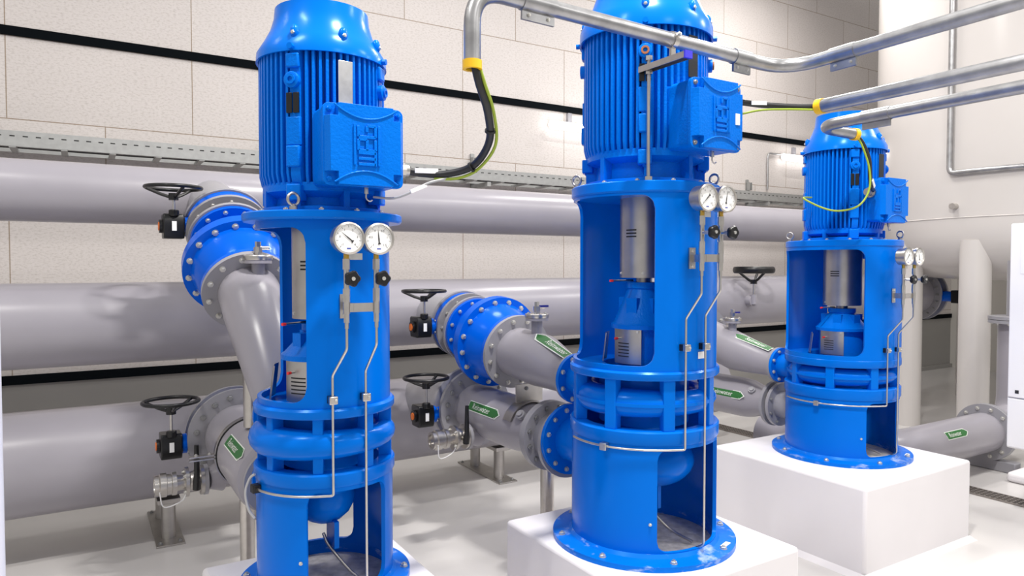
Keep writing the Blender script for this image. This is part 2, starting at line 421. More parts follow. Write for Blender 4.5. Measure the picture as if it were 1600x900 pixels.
def emblem(mb, M, h):
    """raised block logo, letters turned to read upwards; M: local x right, y up, z out"""
    def bar(x0, y0, x1, y1): mb.box(((x0+x1)/2, (y0+y1)/2, .0035), (abs(x1-x0), abs(y1-y0), .007), M)
    w = h*.62; x0, x1 = -w/2, w/2; t = h*.06
    for x in (x0, x1): bar(x-t/2, -h/2, x+t/2, h/2)
    l, r = x0+h*.09, x1-h*.09; lw = h*.075; u = h/3
    def hb(y, a=l, b=r): bar(a, y-lw/2, b, y+lw/2)
    def vb(x, ya, yb): bar(x-lw/2, ya, x+lw/2, yb)
    y = -h/2+h*.03; H = u-h*.06
    hb(y); hb(y+H*.5); hb(y+H); vb(r, y-lw/2, y+H+lw/2)
    y = -h/2+u+h*.03
    vb(r, y, y+H); vb(l, y, y+H); hb(y); vb((l+r)/2, y, y+H); hb(y+H, l, (l+r)/2)
    y = -h/2+2*u+h*.03
    vb(r, y, y+H); vb(l, y, y+H); hb(y); hb(y+H, (l+r)/2, r); vb((l+r)/2, y+H*.45, y+H)

def pump(P):
    cx, cy = c = P['c']; root = thing('vertical_pump', (cx, cy, .5), P['label'], 'pump', 'blue vertical pumps')
    A = lambda a, r, z: Vector((cx+r*cos(radians(a)), cy+r*sin(radians(a)), z))
    T = lambda z=0: Matrix.Translation((cx, cy, z))
    rl = P['rl']; th = .016
    # base flange
    fl = MB().lathe([(rl-th, .5), (P['rf'], .5), (P['rf'], .522), (rl+.012, .526), (rl, .54), (rl-th, .54)], T(), 72, close=True).build('base_flange', DBLUE, root)
    for a in PB: bolt(fl, A(a, (P['rf']+rl)/2+.01, .522), (0, 0, 1), .013, name='anchor_bolt')
    tb = MB(); tb.box((0, 0, .0012), (.06, .022, .0024), frame(A(300, (P['rf']+rl)/2+.005, .523), (0, 0, 1), (1, .35, 0))); tb.build('white_tag', WHITE, fl)
    # lower casing
    zb = P['zb']; band = P['zb2']
    lo = MB(); shell(lo, c, rl, rl-th, .53, zb, [(238.5, 311, .545, zb-.028, .045), (46, 126, .56, zb-.075, .05)])
    lo = lo.build('lower_casing', BLUE, root)
    MB().lathe([(rl-.05, zb-.012), (rl+.004, zb-.012), (rl+.008, zb-.004), (rl+.008, band-.006), (rl+.003, band), (rl-.05, band)], T(), 72, close=True).build('casing_ring', BLUE, root)
    bolt(lo, A(233.5, rl, .66), dirw(233.5), .006)
    # suction elbow hanging in the casing
    re = P['re']; zs = P['zs']
    el = MB(); pts = [(cx, cy, band+.05), (cx, cy, band-.02)]+[(cx, cy+re*1.05*(1-cos(radians(q))), zs+re*1.05-re*1.05*sin(radians(q)) if False else (zs+(band-.02-zs)*(1-sin(radians(q))))) for q in range(15, 91, 15)]+[(cx, cy+rl*.8, zs)]
    el.tube(pts, re, 28); el.ball((cx, cy+.02, zs+.01), re*1.02, sc=(1, 1, .95))
    if P['n'] == 2: el.ball((cx+.04, cy-.02, zs+.01), .19, 32, 16, (1, .9, .62))
    el.box((0, 0, 0), (.018, .10, .10), frame((cx+.015, cy-re*.3, zs-re*.98-.01), (0, 0, 1)))
    el.build('suction_elbow', BLUE, root)
    dr = MB(); dr.tube(smooth([(cx-.02, cy-.03, zs-re-.01), (cx, cy-.04, zs-re-.06), (cx+.06, cy-.1, .55), (cx+.10, cy-rl*.65, .515)], 6), .006); dr.build('drain_tube', STEELD, root)
    # volute between the rings
    zr = P['zr']; zr2 = P['zr2']; vz = (band+zr)/2
    vo = MB(); big = P['vol'][0]; mr = P['vol'][1]; vs = []; fs = []; n, k = 72, 16
    for i in range(n):
        a = i*360/n; sp = ((a-90) % 360)/360
        m_ = mr*(1.0+.18*cos(radians(a-170))); R = big-m_*1.05+P['vol'][2]*cos(radians(a-175))
        for j in range(k):
            q = 2*pi*j/k; r_ = R+m_*cos(q); vs.append((cx+r_*cos(radians(a)), cy+r_*sin(radians(a)), vz+m_*.95*sin(q)))
    fs = [(i*k+j, ((i+1) % n)*k+j, ((i+1) % n)*k+(j+1) % k, i*k+(j+1) % k) for i in range(n) for j in range(k)]
    vo.add(vs, fs)
    if P['web']: vo.lathe([(rl-.11, vz-.006), (rl-.004, vz-.006), (rl-.004, vz+.008), (rl-.11, vz+.008)], T(), 72, close=True)
    vo.lathe([(rl*.62, band-.01), (rl*.62, zr+.01), (rl*.55, zr+.01), (rl*.55, band-.01)], T(), 40, close=True)
    vo = vo.build('volute', BLUE, root)
    for a in PB:
        b = MB(); d = .05
        b.box((rl-d/2-.004, 0, (band+zr)/2), (d, P['rib'], zr-band+.004), T() @ Matrix.Rotation(radians(a), 4, 'Z')); b.build('rib', BLUE, vo, bevel=.004)
    # column
    rc = P['rc']; zt = P['zt']; zp = P['zp']
    MB().lathe([(rc-.14, zr), (rl+.004, zr), (rl+.008, zr+.006), (rl+.008, zr2-.008), (rl+.001, zr2), (rc-.14, zr2)], T(), 72, close=True).build('column_ring', BLUE, root)
    co = MB(); shell(co, c, rc, rc-.015, zr2-.004, zt, [(118, P['oa'], zr2+.022, P['zo'], .055), P['back']]); co = co.build('motor_column', BLUE, root)
    ri = P['rp']
    tp = MB(); tp.lathe([(.09, zt-.004), (ri-.006, zt-.004), (ri, zt+.003), (ri, zp-.004), (ri-.004, zp), (.09, zp)], T(), 72, close=True); tp = tp.build('top_plate', BLUE, root)
    for a in range(0, 360, 30): bolt(tp, A(a+12, P['rm']+.012 if P['rm']+.03 < ri else ri-.02, zp), (0, 0, 1), .010)
    for a in P['eyes']:
        ey = MB(); p = A(a, ri-.022, zp); ey.torus(.021, .0055, frame(p+V(0, 0, .036), dirw(a+55)), 24, 10); ey.cyl(p, p+V(0, 0, .012), .014, n=16).cyl(p, p+V(0, 0, .02), .007, n=10); ey.build('lifting_eye', STEELD, tp)
    # column internals: guard, lantern, lower guard
    zg = P['zg']; rg = P['rg']
    gd = MB().lathe([(rg-.002, zg), (rg, zg), (rg, zt), (rg-.002, zt)], T(), 48, close=True).build('coupling_guard', STEELD, root)
    for i in range(3):
        z = zg+(zt-zg)*.5+i*.014
        MB().lathe([(rg+.0006, z), (rg+.0006, z+.006)], T(), 8, a0=P['sl']-14, a1=P['sl']+14).build('vent_slot', DARK, gd)
    for a in (P['sl']-35, P['sl']+30): bolt(gd, A(a, rg, zg+.02), dirw(a), .006)
    MB().cyl((cx, cy, zg-.06), (cx, cy, zg+.05), .035).build('shaft', STEELD, root)
    zl = zr2+.16; r0, r1 = rg*.72, rg*1.3
    la = MB().lathe([(.02, zg-.02), (r0, zg-.02), (r0, zg-.045), (r0*.92, zg-.05), (r1*.96, zl+.02), (r1*1.04, zl+.012), (r1*1.04, zl-.006), (r1*.9, zl-.01), (r1*.9, zr2-.005)], T(), 40)
    for a in (200, 260, 330, 30, 110):
        la.box((0, 0, 0), (.05, .05, .12), frame(A(a, (r0+r1)/2-.02, (zg+zl)/2-.04), (0, 0, 1), dirw(a)))
    la = la.build('bearing_lantern', CAST, root)
    lg = MB().lathe([(r1*1.0, zr2+.005), (r1*1.02, zr2+.005), (r1*1.02, zl), (r1*1.0, zl)], T(), 16, close=True, a0=P['sl']-30, a1=P['sl']+28).build('seal_guard', STEELD, root)
    for i in range(5):
        z = zr2+.035+i*.014; MB().lathe([(r1*1.024, z), (r1*1.024, z+.005)], T(), 6, a0=P['sl']-18, a1=P['sl']+6).build('vent_slot', DARK, lg)
    bolt(lg, A(P['sl']+22, r1*1.02, zl-.015), dirw(P['sl']+22), .006)
    MB().lathe([(r1*1.3, zr2+.005), (r1*1.32, zr2+.005), (r1*1.22, zl-.03), (r1*1.2, zl-.03)], T(), 10, close=True, a0=P['sl']-80, a1=P['sl']-45).build('seal_guard', STEELD, root)
    for z, q in ((zg-.012, r0), (zl-.045, r1)):
        d = dirw(P['sl']-12); p = Vector((cx, cy, z))+d*(q*.9)
        g_ = MB().cyl(p, p+d*(.12 if q == r0 else .035), .0045, n=10).build('grease_line', STEEL, root)
        MB().cyl(p+d*(.12 if q == r0 else .035), p+d*(.135 if q == r0 else .05), .0055, n=10).build('red_cap', RED, g_)
    # motor -----------------------------------------------------------
    rm = P['rm']; zf, zc = P['zf'], P['zc']
    mb_ = MB().lathe([(rm*.8, zp), (rm*.97, zp), (rm*.97, zp+.018), (rm*.80, zp+.024), (rm*.78, zf-.03), (rm*.95, zf-.01), (rm*.95, zf+.02), (.05, zf+.02)], T(), 56)
    for a in range(0, 360, 45): mb_.box((rm*.86, 0, (zp+zf)/2), (rm*.2, .022, zf-zp-.01), T() @ Matrix.Rotation(radians(a+5), 4, 'Z'))
    bk = mb_.build('motor_bracket', CAST, root)
    for a in (228, 318, 48, 138):
        lb = MB().box((rm*.93, 0, zf-.018), (.05, .055, .06), T() @ Matrix.Rotation(radians(a), 4, 'Z')).build('lug', CAST, bk, bevel=.006)
        bolt(bk, A(a, rm*.95, zf-.046), (0, 0, -1), .010, CAST)
    poly = []; rin = rm-.034
    pads = (228, 318, 48, 138)
    a = 0.0
    while a < 360-1e-6:
        dp = min(abs(((a-q+180) % 360)-180) for q in pads)
        if dp < 8.9: poly += [(a, 1)]; a += 3
        else:
            poly += [(a+.2, 0), (a+1.6, 1), (a+3.9, 1), (a+5.3, 0)]; a += 6
    fm = MB(); n = len(poly); lev = [(zf, .45), (zf+.02, .78), (zf+.05, 1), ((zf+zc)/2, 1.012), (zc-.02, .98), (zc+.01, .98)]; vs = []
    for z, k in lev:
        for q, o in poly:
            r_ = rin+(rm-rin)*k*o if o else rin; vs.append((cx+r_*cos(radians(q)), cy+r_*sin(radians(q)), z))
    fs = [(i*n+j, i*n+(j+1) % n, (i+1)*n+(j+1) % n, (i+1)*n+j) for i in range(len(lev)-1) for j in range(n)]+[tuple(reversed(range(n))), tuple((len(lev)-1)*n+j for j in range(n))]
    fm.add(vs, fs); mo = fm.build('motor_housing', CAST, root, sharp=30)
    for q in pads:
        R_ = Matrix.Rotation(radians(q), 4, 'Z')
        L = zc-zf
        MB().box((rm-.004, 0, zf+L*.22), (.028, .052, .075), T() @ R_).build('pad_block', CAST, mo, bevel=.006)
        MB().box((rm-.004, 0, zf+L*.40), (.018, .055, .10), T() @ R_).build('pad_step', CAST, mo, bevel=.005)
        MB().lathe([(.0, -.01), (.028, -.01), (.028, .012), (.016, .014), (.0, .014)], frame(A(q, rm+.004, zf+L*.76), dirw(q)), 18).build('lifting_boss', CAST, mo, bevel=.002)
        MB().box((rm-.002, 0, zf+L*.9), (.024, .05, .05), T() @ R_).build('pad_block', CAST, mo, bevel=.006)
        if q in (228, 318):
            MB().lathe([(.009, 0), (.017, 0), (.017, .006), (.009, .006)], frame(A(q, rm+.018, zf+L*.76), dirw(q)), 18, close=True).build('eye_bush', RUST if P['rusty'] else CAST, mo)
    L = zc-zf
    for k in (-.5, .5):
        MB().box((rm+.004, k*.026, zf+L*.60), (.006, .021, .07), T() @ Matrix.Rotation(radians(228), 4, 'Z')).build('rating_plate', BLACK, mo, bevel=.001)
    MB().box((rm+.004, 0, zf+L*.74), (.004, .052, .17 if L > .4 else .13), T() @ Matrix.Rotation(radians(273), 4, 'Z')).build('data_plate', P['plate'], mo, bevel=.001)
    pr = P['cover']
    prof = [(r, z) for r, z in pr]; inner = [(r-.008, z) for r, z in reversed(pr)]
    fc = MB().lathe(prof+[(prof[-1][0]-.02, prof[-1][1]+.004), (prof[-1][0]-.03, prof[-1][1]-.01)]+inner, T(), 64, close=True)
    for rr in (.03, .06, .09, .12): fc.torus(rr, .003, T(pr[-1][1]-.008), 40, 6)
    for a in range(0, 180, 45): fc.box((0, 0, pr[-1][1]-.008), (2*(pr[-1][0]-.02), .008, .004), T() @ Matrix.Rotation(radians(a), 4, 'Z'))
    fc = fc.build('fan_cover', BLUE, root)
    for q in (45, 135, 225, 270, 315):
        a = q+3; zz = pr[1][1]+.04; rr = pr[1][0]-.022
        b = MB(); b.ball((rr, 0, zz), .018, 14, 8, (.9, .9, 1.5)); b.v = [T() @ Matrix.Rotation(radians(a), 4, 'Z') @ v for v in b.v]; b.build('boss', BLUE, fc)
        if True: bolt(fc, A(a, rr+.012, zz-.005), dirw(a), .007)
    for q in (138, 318, 48, 228):
        b = MB().cyl(A(q, pr[0][0]-.005, pr[0][1]+.012), A(q, pr[0][0]+.016, pr[0][1]+.012), .011, n=8).build('cover_lug', BLUE, fc)
    # terminal box ----------------------------------------------------
    D = P['bd']; zb_ = P['bz']; bw, bh = P['bs']; bx = cx+.045
    TB = frame((bx, cy-D, zb_), (0, -1, 0), (1, 0, 0))
    up = 1 if (TB.to_3x3() @ Vector((0, 1, 0))).z > 0 else -1
    def rr(w, h, r, n=5):
        p = []
        for sx, sy, s0 in ((1, 1, 0), (-1, 1, 90), (-1, -1, 180), (1, -1, 270)):
            for i in range(n+1):
                t = radians(s0+90*i/n); p.append((sx*(w/2-r)+r*cos(t), sy*(h/2-r)+r*sin(t)))
        return p
    bxm = MB(); bxm.prism(rr(bw*.97, bh*.97, .02), D-rm+.05-.05, TB, -(D-rm+.05)); bxm.box((0, 0, -(D-rm+.03)), (bw*.6, bh*.75, .12), TB)
    tb = bxm.build('terminal_box', CAST, root, bevel=.003)
    ld = MB(); a1, a2, a3 = rr(bw, bh, .022), rr(bw, bh, .022), rr(bw*.86, bh*.94, .03); n = len(a1)
    # lid: cross-shaped dome leaves the four corners recessed for the screws
    ld.prism(rr(bw, bh, .022), .018, TB, -.05)
    cr = .045
    crs = [(bw/2-.004, bh/2-cr), (bw/2-cr, bh/2-cr), (bw/2-cr, bh/2-.002), (-bw/2+cr, bh/2-.002), (-bw/2+cr, bh/2-cr), (-bw/2+.004, bh/2-cr), (-bw/2+.004, -bh/2+cr), (-bw/2+cr, -bh/2+cr), (-bw/2+cr, -bh/2+.002), (bw/2-cr, -bh/2+.002), (bw/2-cr, -bh/2+cr), (bw/2-.004, -bh/2+cr)]
    crs = list(crs)
    m = len(crs); tpp = [(x*(.90 if abs(x) > bw/2-.01 else 1.0), y) for x, y in crs]
    vs = [(x, y, -.032) for x, y in crs]+[(x, y, -.006) for x, y in tpp]
    ld.add(vs, [tuple(range(m, 2*m))]+[(i, (i+1) % m, m+(i+1) % m, m+i) for i in range(m)], TB)
    # curved ridges top and bottom
    for sg in (1, -1):
        pts = [TB @ Vector((x, sg*(bh*.47-.055*(1-(2*x/bw/.78)**2)*.75), -.005)) for x in [bw*.39*(i/10-1) for i in range(21)]]
        ld.tube(pts, .0035, 8)
    l_ = ld.build('lid', CAST, tb, bevel=.004)
    em = MB(); emblem(em, TB @ Matrix.Translation((.0, 0, -.007)) @ Matrix.Diagonal((1, up, 1, 1)), bh*.5); em.build('emblem', CAST, tb, bevel=.0012)
    for sx in (-1, 1):
        for sy in (-1, 1): bolt(tb, TB @ Vector((sx*(bw/2-.021), sy*(bh/2-.021), -.032)), (0, -1, 0), .009, BLUE if P['n'] != 2 else BOLTD)
    if P['n'] == 2: MB().box((bw*.33, -.01, -.0045), (.024, .045, .003), TB).build('pale_sticker', LWHITE, tb)
    sd = P['gl']
    gl = MB(); gx = bx+sd*bw/2*.97; gz = zb_-bh*.23*P.get('gs', 1); gy = cy-D+.09
    gl.cyl((gx, gy, gz), (gx+sd*.014, gy, gz), .033, n=24).cyl((gx+sd*.012, gy, gz), (gx+sd*.034, gy, gz), .026, n=8).cyl((gx+sd*.03, gy, gz), (gx+sd*.048, gy, gz), .021, n=20)
    gl.build('cable_gland', STEEL, tb)
    hk = MB(); p = Vector((bx+.02, cy-D+.07, zb_-bh/2)); hk.cyl(p+V(0, 0, .01), p-V(0, 0, .02), .008, n=10).tube(smooth([p-V(0, 0, .015), p-V(0, 0, .035), p+V(.012, 0, -.045), p+V(.022, 0, -.04)], 5), .003, 8); hk.build('drain_hook', STEEL, tb)
    # gauges ----------------------------------------------------------
    gs = P['gauges']; ends = []
    gy = cy-P['gy']
    for (dx, gz, nd, nums) in gs: ends.append((cx+dx, *gauge(root, cx+dx, gy, gz, nd, nums, rc, c)))
    (x1, z1, y1, zb1), (x2, z2, y2, zb2) = ends
    br = MB(); br.box(((x1+x2)/2, y1+.004, zb1), (x2-x1, .006, .030))
    xm = x1+.028; yc = cy-sqrt(rc*rc-(xm-cx)**2)
    br.box((xm, (y1+yc)/2, zb1), (.006, yc-y1, .030)); br.box((xm, yc-.003, zb1), (.034, .006, .085)); br = br.build('gauge_bracket', STEEL, root)
    for dz in (-.03, .03): bolt(br, (xm, yc-.006, zb1+dz), (0, -1, 0), .007)
    MB().box((x1+.035, gy+.04, gs[0][1]-.06), (.05, .002, .022)).build('gauge_tag', SILVERP, root)
    # impulse tubes
    ya = cy-sqrt(rl*rl-.06**2)-.02; za = P['za']; xa = P['tx'][0]; xb = P['tx'][1]
    def wrapz(a): return A(a, rl+.013, za)
    a_st = math.degrees(atan2(ya-cy, xa)) % 360
    pts = [(x1, y1, z1+.01), (x1, y1, z1-.07), (cx+xa, ya, z1-.17), (cx+xa, ya, za+.02)]
    wr = [A(q, rl+.014, za) for q in range(int(a_st)-12, P['wr'], -8)]
    L_ = fillet([Vector(p) for p in pts]+[Vector((cx+xa, ya, za))]+wr[:1], .025)[:-1]+wr
    MB().tube(L_, .0048, 10).build('impulse_tube', STEEL, root)
    yb = cy-sqrt(max(.01, rl*rl-xb*xb))-.02
    pts = [(x2, y2, z2+.01), (x2, y2, z2-.06), (cx+xb, yb, z2-.16), (cx+xb, yb, .56), (cx+xb-.02, yb+.07, .52)]
    MB().tube(fillet([Vector(p) for p in pts], .025), .0048, 10).build('impulse_tube', STEEL, root)
    for (qx, qy) in ((xa, ya), (xb, yb)):
        z = zr2+P['clipz']
        k = MB().box((cx+qx, qy+.014, z), (.026, .018, .026)).build('clip_block', BLACK, root)
        k2 = MB().box((cx+qx, qy-.006, z), (.03, .018, .028)).build('tube_clip', STEEL, root, bevel=.003); bolt(k2, (cx+qx+.007, qy-.015, z), (0, -1, 0), .005)
    q = {1: P['wr']+2, 2: 200, 3: 191}[P['n']]; k2 = MB().box((0, 0, 0), (.03, .03, .03), frame(A(q, rl+.016, za), (0, 0, 1), dirw(q))).build('tube_clip', STEEL if P['n'] > 1 else BLACK, root, bevel=.003)
    if P['n'] == 1: MB().tube(smooth([A(186, rl+.016, .95), A(183, rl+.03, .93), A(181, rl+.042, .88), A(183, rl+.034, .82), A(187, rl+.018, .79)], 8), .005, 10).build('plastic_hose', GWIRE, root)
    if P['n'] == 2: MB().box((0, 0, 0), (.002, .05, .028), frame(A(277, rc+.001, zr2+.062), (0, 0, 1), dirw(277))).build('white_sticker', WHITE, co)
    MB().lathe([(rl*.96, .502), (0, .502)], T(), 40).build('base_fill', DUST, root)
    # nozzles ---------------------------------------------------------
    nx = P['nx']
    b = MB(); b.tube([(nx, cy+rl*.55, P['zn']), (nx, P['yn'], P['zn'])], P['rn']*.92, 28); f_ = P['rn']
    b.lathe([(f_*.8, 0), (f_*1.42, 0), (f_*1.42, -.022), (f_*.8, -.022)], frame((nx, P['yn'], P['zn']), (0, 1, 0)), 40, close=True)
    nz = b.build('discharge_nozzle', BLUE, root)
    flange_bolts(nz, frame((nx, P['yn']-.022, P['zn']), (0, -1, 0)), f_*1.2, 8, 0, .011, ph=.5)
    b = MB(); sx_ = P['sx']; rs = P['rs']
    b.tube([(sx_, cy+rl*.6, zs), (sx_, P['ys'], zs)], rs*.95, 32)
    b.lathe([(rs*.8, 0), (rs*1.55, 0), (rs*1.55, -.024), (rs*.8, -.024)], frame((sx_, P['ys'], zs), (0, 1, 0)), 44, close=True)
    sn = b.build('suction_nozzle', BLUE if P['n'] < 3 else GREYD, root)
    flange_bolts(sn, frame((sx_, P['ys']-.024, zs), (0, -1, 0)), rs*1.32, 12 if P['n'] < 3 else 8, 0, .011, BOLTD if P['n'] == 3 else ZINC, ph=.5)
    return root

N1 = ['-1', '0', '1', '2', '3', '4']; N2 = ['-1', '-0.5', '0', '0.5', '1', '1.5']
pump(dict(n=1, c=(.785, 2.665), label='narrow blue vertical pump furthest left, its column topped by a wide overhanging plate',
    rl=.253, rf=.318, zb=.935, zb2=.972, re=.115, zs=.81, zr=1.165, zr2=1.20, vol=(.274, .053, .008), web=False, rib=.036,
    rc=.245, zt=1.866, zp=1.893, rp=.293, zo=1.835, oa=239, back=(-20, 40, 1.26, 1.78, .05), eyes=(232, 60), zg=1.505, rg=.118, sl=222,
    rm=.229, zf=1.975, zc=2.46, rusty=False, plate=SILVERP,
    cover=[(.238, 2.445), (.236, 2.475), (.212, 2.515), (.188, 2.56), (.174, 2.605), (.170, 2.645)],
    bd=.36, bz=2.11, bs=(.285, .275), gl=1, gauges=[(-.03, 1.793, 141, N1), (.075, 1.793, 95, N2)], gy=.385,
    tx=(-.052, .068), za=.90, wr=186, clipz=.035, nx=.70, zn=1.09, yn=2.985, rn=.085, sx=.72, rs=.088, ys=3.04))
pump(dict(n=2, c=(2.12, 2.357), label='tallest blue vertical pump, standing in the middle behind the bent conduit',
    rl=.316, rf=.40, zb=.99, zb2=1.035, re=.135, zs=.835, zr=1.24, zr2=1.275, vol=(.312, .055, 0), web=True, rib=.05,
    rc=.311, zt=2.0, zp=2.042, rp=.320, zo=1.985, oa=236, back=(-16, 48, 1.34, 1.9, .05), eyes=(146, 320), zg=1.65, rg=.106, sl=196,
    rm=.267, zf=2.16, zc=2.69, rusty=True, plate=DARK,
    cover=[(.287, 2.665), (.285, 2.715), (.262, 2.76), (.236, 2.81), (.213, 2.87), (.204, 2.95)],
    bd=.40, bz=2.30, bs=(.28, .275), gl=1, gs=-1.4, gauges=[(-.055, 1.965, 224, ['0', '2', '4', '6', '8', '10']), (.05, 1.965, 80, N2)], gy=.42,
    tx=(-.075, .03), za=.965, wr=162, clipz=.10, nx=2.10, zn=1.14, yn=2.83, rn=.088, sx=2.085, rs=.115, ys=2.86))
pump(dict(n=3, c=(4.185, 2.77), label='blue vertical pump at the right rear on the furthest plinth',
    rl=.335, rf=.416, zb=.90, zb2=.955, re=.13, zs=.72, zr=1.085, zr2=1.135, vol=(.325, .05, 0), web=True, rib=.05,
    rc=.340, zt=1.822, zp=1.861, rp=.345, zo=1.80, oa=235, back=(-16, 50, 1.19, 1.75, .05), eyes=(137, 300), zg=1.45, rg=.115, sl=190,
    rm=.236, zf=1.915, zc=2.44, rusty=False, plate=DARK,
    cover=[(.250, 2.42), (.246, 2.455), (.222, 2.50), (.197, 2.55), (.178, 2.60), (.172, 2.66)],
    bd=.33, bz=2.10, bs=(.275, .27), gl=-1, gs=-.8, gauges=[(-.04, 1.756, 230, ['0', '2', '4', '6', '8', '10']), (.075, 1.756, 100, N2)], gy=.445,
    tx=(-.075, .03), za=.86, wr=142, clipz=.06, nx=4.16, zn=1.01, yn=3.22, rn=.085, sx=4.22, rs=.098, ys=3.27))
# ================================================================== HEADERS
def header(name, y, z, r, x0, x1, label, seams=()):
    b = MB().cyl((x0, y, z), (x1, y, z), r, n=72)
    return tag(b.build(name, GREY), label, 'pipe', 'grey header pipes')
YU, ZU, RU = 4.75, 2.12, .172
YM, ZM, RM = 4.75, 1.366, .2385
YL, ZL, RL = 4.85, .573, .297
hu = header('header_pipe', YU, ZU, RU, -3, 7.4, 'slimmest and highest grey header pipe, running along the wall below the cable tray')
hm = header('header_pipe', YM, ZM, RM, -3, 8.6, 'middle grey header pipe along the wall, at the height of the gauge valves')
hl = header('header_pipe', YL, ZL, RL, -3, 5.2, 'lowest and thickest grey header pipe, close above the floor')
ROOTLOC[hu.name] = hu.location.copy(); ROOTLOC[hm.name] = hm.location.copy()
pipe_label(hu, (4.85, YU, ZU), (1, 0, 0), RU, (0, -1, .15), L=.33, H=.05)
# ------------------------------------------------------------------ valve parts
def fl_ring(mb, M, ri, ro, t, z=0): mb.lathe([(ri, z), (ro, z), (ro, z+t), (ri, z+t)], M, 56, close=True)
def butterfly(p, ax, r_fl, shaft_off, wheel_h, label, box_dx=-.27, group='butterfly valves with handwheels', D=.28, phase=20, wheel_up=0):
    """wafer valve with gearbox at its -X side and a handwheel above; p = centre on the pipe axis"""
    root = thing('butterfly_valve', p, label, 'valve', group); p = Vector(p); ax = Vector(ax).normalized()
    M = frame(p-ax*.03, ax); b = MB(); fl_ring(b, M, r_fl*.55, r_fl*.86, .06)
    b.build('valve_body', VBLUE, root, bevel=.003)
    g = p+V(box_dx, 0, wheel_up); b = MB()
    b.cyl(p+V(-r_fl*.8, 0, wheel_up*.5), g+V(.05, 0, 0), .035, n=20); b.lathe([(0, 0), (.052, 0), (.052, .02), (0, .02)], frame(g+V(.055, 0, 0), (1, 0, 0)), 4+16)
    nk = b.build('neck', VBLUE, root)
    for dy in (-.036, .036):
        for dz in (-.036, .036): bolt(nk, g+V(.076, dy, dz), (1, 0, 0), .007)
    b = MB(); b.prism([(-.05, -.065), (.05, -.065), (.06, -.02), (.06, .05), (.05, .065), (-.05, .065), (-.06, .05), (-.06, -.045)], .10, frame(g+V(-.05, 0, 0), (1, 0, 0), (0, 1, 0)))
    b.cyl(g+V(0, -.05, .05), g+V(0, -.05, .085), .025, n=16)
    gb = b.build('gearbox', BLACK, root, bevel=.006)
    MB().cyl(g+V(-.052, 0, .0), g+V(-.066, 0, 0), .036, n=20).build('indicator_cap', BLACK, gb)
    MB().cyl(g+V(-.062, 0, .0), g+V(-.070, 0, 0), .022, n=12).build('indicator', ORANGE, gb)
    MB().box(g+V(.0, -.0665, 0), (.022, .002, .05)).build('gearbox_tag', WHITE, gb)
    w = g+V(0, -.05, wheel_h)
    MB().cyl(g+V(0, -.05, .06), w-V(0, 0, .045), .0075, n=12).build('spindle', STEEL, root)
    b = MB(); b.torus(D/2-.009, .010, Matrix.Translation(w), 48, 12); b.cyl(w-V(0, 0, .065), w-V(0, 0, .03), .024, n=20)
    for i in range(3):
        d = dirw(phase+120*i); b.tube([w-V(0, 0, .05)+d*.015, w-V(0, 0, .035)+d*.06, w-V(0, 0, .004)+d*(D/2-.012)], .0085, 8)
    b.build('handwheel', BLACK, root); return root
def check_valve(p, ax, label):
    """blue non-return valve: p = centre of its widest bolted flange, ax points to the pump"""
    root = thing('check_valve', p, label, 'valve', 'blue check valves'); ax = Vector(ax).normalized(); M = frame(p, ax)
    b = MB(); b.lathe([(.13, -.30), (.205, -.30), (.205, -.275), (.155, -.272), (.15, -.24), (.17, -.18), (.20, -.12), (.215, -.062), (.27, -.06), (.27, -.032), (.13, -.032)], M, 64)
    b.build('inlet_half', VBLUE, root)
    b = MB(); b.lathe([(.13, -.032), (.272, -.032), (.272, 0), (.235, .004), (.228, .03), (.21, .09), (.185, .14), (.172, .165), (.178, .172), (.212, .173), (.212, .196), (.13, .196)], M, 64)
    k = b.build('outlet_half', VBLUE, root)
    flange_bolts(k, M, .243, 16, 0, .0145, ph=.5)
    flange_bolts(root, frame(Vector(p)-ax*.275, ax), .182, 12, 0, .011, ph=.5)
    return root
def vent(parent, p, lever=True, nm='vent_valve', blank=False):
    p = Vector(p); b = MB(); b.cyl(p-V(0, 0, .10), p-V(0, 0, .012), .03, n=24); b.lathe([(.02, -.022), (.062, -.022), (.062, -.006), (.02, -.006)], Matrix.Translation(p), 32, close=True); b.build('vent_stub', GREY, parent)
    b = MB(); b.lathe([(0, -.006), (.064, -.006), (.066, 0), (.066, .012), (.064, .015), (0, .015)], Matrix.Translation(p), 36); v = b.build('vent_flange', STEEL, parent)
    for i in range(4):
        a = 45+90*i; bolt(v, p+dirw(a)*.047+V(0, 0, .015), (0, 0, 1), .007)
    b = MB().cyl(p+V(0, 0, .01), p+V(0, 0, .03), .016, n=16).cyl(p+V(0, 0, .03), p+V(0, 0, .055), .02, n=8).cyl(p+V(0, 0, .055), p+V(0, 0, .08), .014, n=6).cyl(p+V(0, 0, .05), p+V(.05, 0, .05), .01, n=10)
    b.build('vent_cock', STEEL, parent)
    if lever: MB().box(p+V(.035, -.005, .055), (.07, .012, .012)).build('vent_lever', NAVY, parent)
def dn(inc): return Vector((0, -cos(radians(inc)), -sin(radians(inc))))
